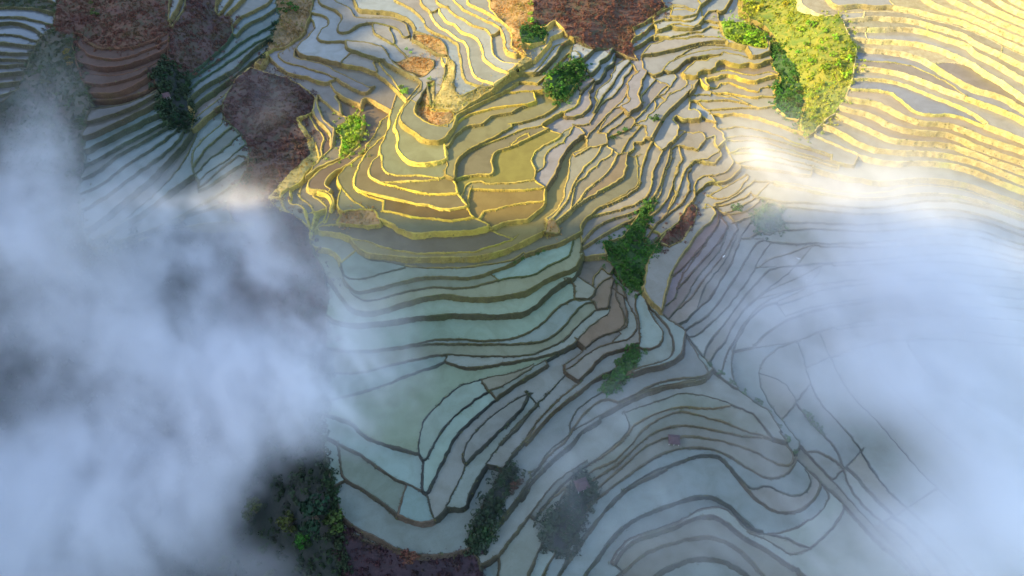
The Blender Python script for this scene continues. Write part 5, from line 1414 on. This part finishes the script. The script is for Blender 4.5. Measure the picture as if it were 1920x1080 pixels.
def hut(u, v, rz, k, label):
    p = ground.at([(u, v)])[0]; o = empty('field_hut', (p[0], p[1], p[2] + ZOFF - .3), rz); o.scale = (k, k, k)
    for name, bx, m in (('wall', (-2, 2, 1.3, 1.5, -1, 2.2), M_WALL), ('wall', (-2, -1.8, -1.3, 1.297, -1, 2.2), M_WALL), ('wall', (1.8, 2, -1.3, 1.297, -1, 2.2), M_WALL),
                        ('wall', (-2, -.5, -1.5, -1.303, -1, 2.2), M_WALL), ('wall', (.5, 2, -1.5, -1.303, -1, 2.2), M_WALL), ('door', (-.497, .497, -1.42, -1.34, 0, 2.0), M_DOOR),
                        ('post', (-2.3, -2.1, -2.4, -2.2, -1, 2.0), M_POST), ('post', (2.1, 2.3, -2.4, -2.2, -1, 2.0), M_POST), ('post', (-.1, .1, -2.4, -2.2, -1, 2.0), M_POST)):
        mesh_obj(name, *box(*bx), m, o)
    V, F, nx_ = [], [], 12                                     # hipped thatch, sagging and shaggy at the eaves
    for j in range(9):
        t = j / 8; yy = -2.7 + 5.0 * t; hz_ = 1 - abs(t * 2 - 1)
        for i in range(nx_ + 1):
            s = i / nx_ * 2 - 1; xx = s * 2.75; hh = min(hz_, (1 - abs(s)) * 2.4)
            edge_ = j in (0, 8) or i in (0, nx_)
            V.append((xx + R.uniform(-.07, .07), yy + R.uniform(-.08, .08), 2.0 + 1.75 * hh ** .9 + R.uniform(-.05, .05) - (.12 if edge_ else 0)))
    n0 = len(V)
    V += [(x * .97, y * .97, z - .22) for x, y, z in V]
    w_ = nx_ + 1
    for j in range(8):
        for i in range(nx_):
            q = j * w_ + i; F.append((q, q + 1, q + w_ + 1, q + w_)); F.append((n0 + q, n0 + q + w_, n0 + q + w_ + 1, n0 + q + 1))
    rim = list(range(w_)) + [j * w_ + nx_ for j in range(1, 9)] + [8 * w_ + i for i in range(nx_ - 1, -1, -1)] + [j * w_ for j in range(7, 0, -1)]
    for a, b in zip(rim, rim[1:] + rim[:1]): F.append((a, n0 + a, n0 + b, b))
    mesh_obj('roof', V, F, M_THATCH, o)
    tag(o, label, 'hut')
hut(1090, 910, .35, .95, 'mauve thatched field hut with pale posts on the dark slope')
hut(1263, 826, -.1, .85, 'brown thatched hut on the rim of the misty amphitheatre')
hut(312, 182, .5, .8, 'small pale roofed hut among the dark gully bushes')
def bird(u, v, up, rz, label):
    p = ground.at([(u, v)])[0]; r_ = np.array(p) / np.linalg.norm(p); p = np.array(p) - r_ * up
    o = empty('white_bird', (p[0], p[1], p[2] + ZOFF), rz)
    V, F = [], []
    tube(V, F, [(0, -.5, 0), (0, -.42, 0), (0, -.2, 0), (0, .1, 0), (0, .3, .03), (0, .42, .08), (0, .52, .07), (0, .66, .05)], [.01, .05, .10, .12, .07, .045, .05, .008], 8)
    mesh_obj('body', V, F, M_FEATHER, o, smooth=True)
    for s in (-1, 1):
        V = [(s * x, y, z) for x, y, z in ((.05, .22, .03), (.05, -.12, .03), (.4, .26, .20), (.4, -.16, .18), (.8, .14, .22), (.8, -.14, .20), (1.0, -.06, .16))]
        V += [(x, y, z - .025) for x, y, z in V]
        F = [(0, 1, 3, 2), (2, 3, 5, 4), (4, 5, 6), (7, 9, 10, 8), (9, 11, 12, 10), (11, 13, 12), (0, 2, 9, 7), (2, 4, 11, 9), (4, 6, 13, 11), (6, 5, 12, 13), (5, 3, 10, 12), (3, 1, 8, 10), (1, 0, 7, 8)]
        mesh_obj('wing', V, F, M_FEATHER, o)
    tag(o, label, 'bird')
bird(1497, 485, 45, 2.6, 'white bird flying over the misty slope at right')
bird(1357, 481, 25, .8, 'white bird gliding above the mauve terraces')

# ---------------------------------------------------------------- mist lying in the valleys
# banks: pixel over which the bank hangs, half-axes, tilt of the long axis (degrees), optical depth
def mist_map(px):
    u, v = px[:, 0], px[:, 1]; T = np.zeros(len(px))
    for cu, cv_, ru, rv, ang, od in BANKS:
        a = math.radians(ang); du, dv = u - cu, v - cv_
        x = du * math.cos(a) + dv * math.sin(a); y = -du * math.sin(a) + dv * math.cos(a)
        T += od * np.exp(-((x / ru) ** 2 + (y / rv) ** 2) ** 1.15)
    return np.log1p(np.exp(np.clip(T * 5, -50, 50))) / 5 - np.log(2) / 5 * np.exp(-(T * 3) ** 2)
mu = np.arange(-260, 2190, 35.0); mv = np.arange(-120, 1330, 30.0)
X, Y = np.meshgrid(mu, mv); q = np.stack([X.ravel(), Y.ravel()], 1)
gz = ground.z(q).reshape(len(mv), len(mu))
for _ in range(9):                                        # the banks lie level over small relief
    g_ = np.pad(gz, 1, mode='edge'); gz = (g_[1:-1, :-2] + g_[1:-1, 2:] + g_[:-2, 1:-1] + g_[2:, 1:-1] + g_[1:-1, 1:-1] * 2) / 6
gz = np.maximum(gz.ravel(), ground.z(q) - 1); ry = pix_ray(q)
sm_ = lambda x, a, b: (lambda s: s * s * (3 - 2 * s))(np.clip((x - a) / (b - a), 0, 1))
lift = 11 + 6 * sm_(-q[:, 0], -700, -200) * sm_(q[:, 1], 350, 700) + 9 * sm_(q[:, 0], 1350, 1700)
thick = 6 + 7 * sm_(-q[:, 0], -700, -200) * sm_(q[:, 1], 350, 700) + 5 * sm_(q[:, 0], 1350, 1700)
low_ = sm_(-q[:, 0], -570, -460) * sm_(-q[:, 1], -540, -390)
lift -= 5.0 * low_; thick -= 1.6 * low_
mz = gz + lift; mp = ry * (mz / ry[:, 2])[:, None]
sinv = -ry[:, 2] / np.linalg.norm(ry, axis=1)
dens = mist_map(q) * sinv / (thick * 1.772)
edge = sm_(q[:, 0], -250, -150) * sm_(-q[:, 0], -2165, -2060) * sm_(-q[:, 1], -1290, -1200) * sm_(q[:, 1], -110, -40)
dens *= edge
nu, nv = len(mu), len(mv)
me = bpy.data.meshes.new('mist')
V = np.stack([mp[:, 0], mp[:, 1], np.zeros(len(mp))], 1)
me.from_pydata(V.tolist(), [], [(j * nu + i, (j + 1) * nu + i, (j + 1) * nu + i + 1, j * nu + i + 1) for j in range(nv - 1) for i in range(nu - 1)])
for nm, arr in (('dens', dens), ('base', mz + ZOFF), ('thick', thick)):
    at = me.attributes.new(nm, 'FLOAT', 'POINT'); at.data.foreach_set('value', arr.astype(np.float32))
mist = link(bpy.data.objects.new('mist', me))
tag(mist, 'drifting banks of white morning mist over the valley terraces', 'mist', kind='stuff')
tm = NT('mist_air')
pv_ = tm.n('ShaderNodeVolumePrincipled')
pv_.inputs['Color'].default_value = (.99, .99, 1.0, 1); pv_.inputs['Density'].default_value = 1.0
pv_.inputs['Anisotropy'].default_value = 0.15
tm.t.links.new(pv_.outputs[0], tm.out.inputs['Volume'])
me.materials.append(tm.m)
ng = bpy.data.node_groups.new('mist_field', 'GeometryNodeTree')
ng.interface.new_socket('Geometry', in_out='INPUT', socket_type='NodeSocketGeometry')
ng.interface.new_socket('Geometry', in_out='OUTPUT', socket_type='NodeSocketGeometry')
N = lambda t: ng.nodes.new(t)
def L(a, b): ng.links.new(a, b)
def gm(op, a, b=None, c=None):
    n = N('ShaderNodeMath'); n.operation = op
    for i, v in enumerate((a, b, c)):
        if v is None: continue
        if isinstance(v, (int, float)): n.inputs[i].default_value = v
        else: L(v, n.inputs[i])
    return n.outputs[0]
gi, go = N('NodeGroupInput'), N('NodeGroupOutput')
posn = N('GeometryNodeInputPosition')
sep = N('ShaderNodeSeparateXYZ'); L(posn.outputs[0], sep.inputs[0])
flat = N('ShaderNodeCombineXYZ'); L(sep.outputs[0], flat.inputs[0]); L(sep.outputs[1], flat.inputs[1])
def samp(name):
    s = N('GeometryNodeSampleNearestSurface'); s.data_type = 'FLOAT'
    a = N('GeometryNodeInputNamedAttribute'); a.data_type = 'FLOAT'; a.inputs['Name'].default_value = name
    L(gi.outputs[0], s.inputs['Mesh']); L(a.outputs[0], s.inputs['Value']); L(flat.outputs[0], s.inputs['Sample Position'])
    return s.outputs['Value']
sd, sb, st = samp('dens'), samp('base'), samp('thick')
def noise(scale, detail, rough, dist, sx=1, sy=1, sz=1, off=0):
    ro = N('ShaderNodeVectorRotate'); ro.rotation_type = 'Z_AXIS'; ro.inputs['Angle'].default_value = math.radians(-38)
    L(posn.outputs[0], ro.inputs['Vector'])
    m = N('ShaderNodeVectorMath'); m.operation = 'MULTIPLY_ADD'
    m.inputs[1].default_value = (sx, sy, sz); m.inputs[2].default_value = (off, off * .7, 0)
    L(ro.outputs[0], m.inputs[0])
    n = N('ShaderNodeTexNoise'); n.inputs['Scale'].default_value = scale; n.inputs['Detail'].default_value = detail
    n.inputs['Roughness'].default_value = rough; n.inputs['Distortion'].default_value = dist
    L(m.outputs[0], n.inputs['Vector']); return n.outputs[0]
big = noise(.016, 3, .5, .6, 1, .6, 1.2, 40)
mid = noise(.045, 5, .6, 1.1, 1, .5, 1.3, 0)
fine = noise(.13, 5, .6, 1.4, 1, .45, 1.2, 9)
hz = gm('DIVIDE', gm('SUBTRACT', gm('ADD', sep.outputs[2], gm('MULTIPLY', gm('SUBTRACT', big, .5), -15.0)), sb), st)
prof = gm('POWER', 2.71828, gm('MULTIPLY', gm('MULTIPLY', hz, hz), -1.0))
w = N('ShaderNodeMapRange'); w.interpolation_type = 'SMOOTHSTEP'
w.inputs['From Min'].default_value = .39; w.inputs['From Max'].default_value = .61
w.inputs['To Min'].default_value = .24; w.inputs['To Max'].default_value = 1.75
L(gm('ADD', gm('ADD', gm('MULTIPLY', big, .34), gm('MULTIPLY', mid, .42)), gm('MULTIPLY', fine, .24)), w.inputs['Value'])
den = gm('MULTIPLY', gm('MULTIPLY', sd, prof), w.outputs[0])
den = gm('MULTIPLY', gm('SUBTRACT', den, .0006), gm('GREATER_THAN', den, .0006))
vc = N('GeometryNodeVolumeCube')
L(den, vc.inputs['Density'])
zlo, zhi = float((mz + ZOFF - thick * 2.6).min()) - 6, float((mz + ZOFF + thick * 2.6).max()) + 6
lo = (float(mp[:, 0].min()), float(mp[:, 1].min()), zlo); hi = (float(mp[:, 0].max()), float(mp[:, 1].max()), min(zhi, ZOFF - 60))
vc.inputs['Min'].default_value = lo; vc.inputs['Max'].default_value = hi
for k, (a, b), s in zip(('Resolution X', 'Resolution Y', 'Resolution Z'), zip(lo, hi), (2.5, 2.5, 2.4)):
    vc.inputs[k].default_value = max(8, int((b - a) / s))
print('mist box', lo, hi, [vc.inputs[k].default_value for k in ('Resolution X', 'Resolution Y', 'Resolution Z')])
smn = N('GeometryNodeSetMaterial'); smn.inputs['Material'].default_value = tm.m
L(vc.outputs[0], smn.inputs['Geometry']); L(smn.outputs[0], go.inputs[0])
md = mist.modifiers.new('mist_field', 'NODES'); md.node_group = ng
cy.volume_step_rate = 2.0; cy.volume_max_steps = 160
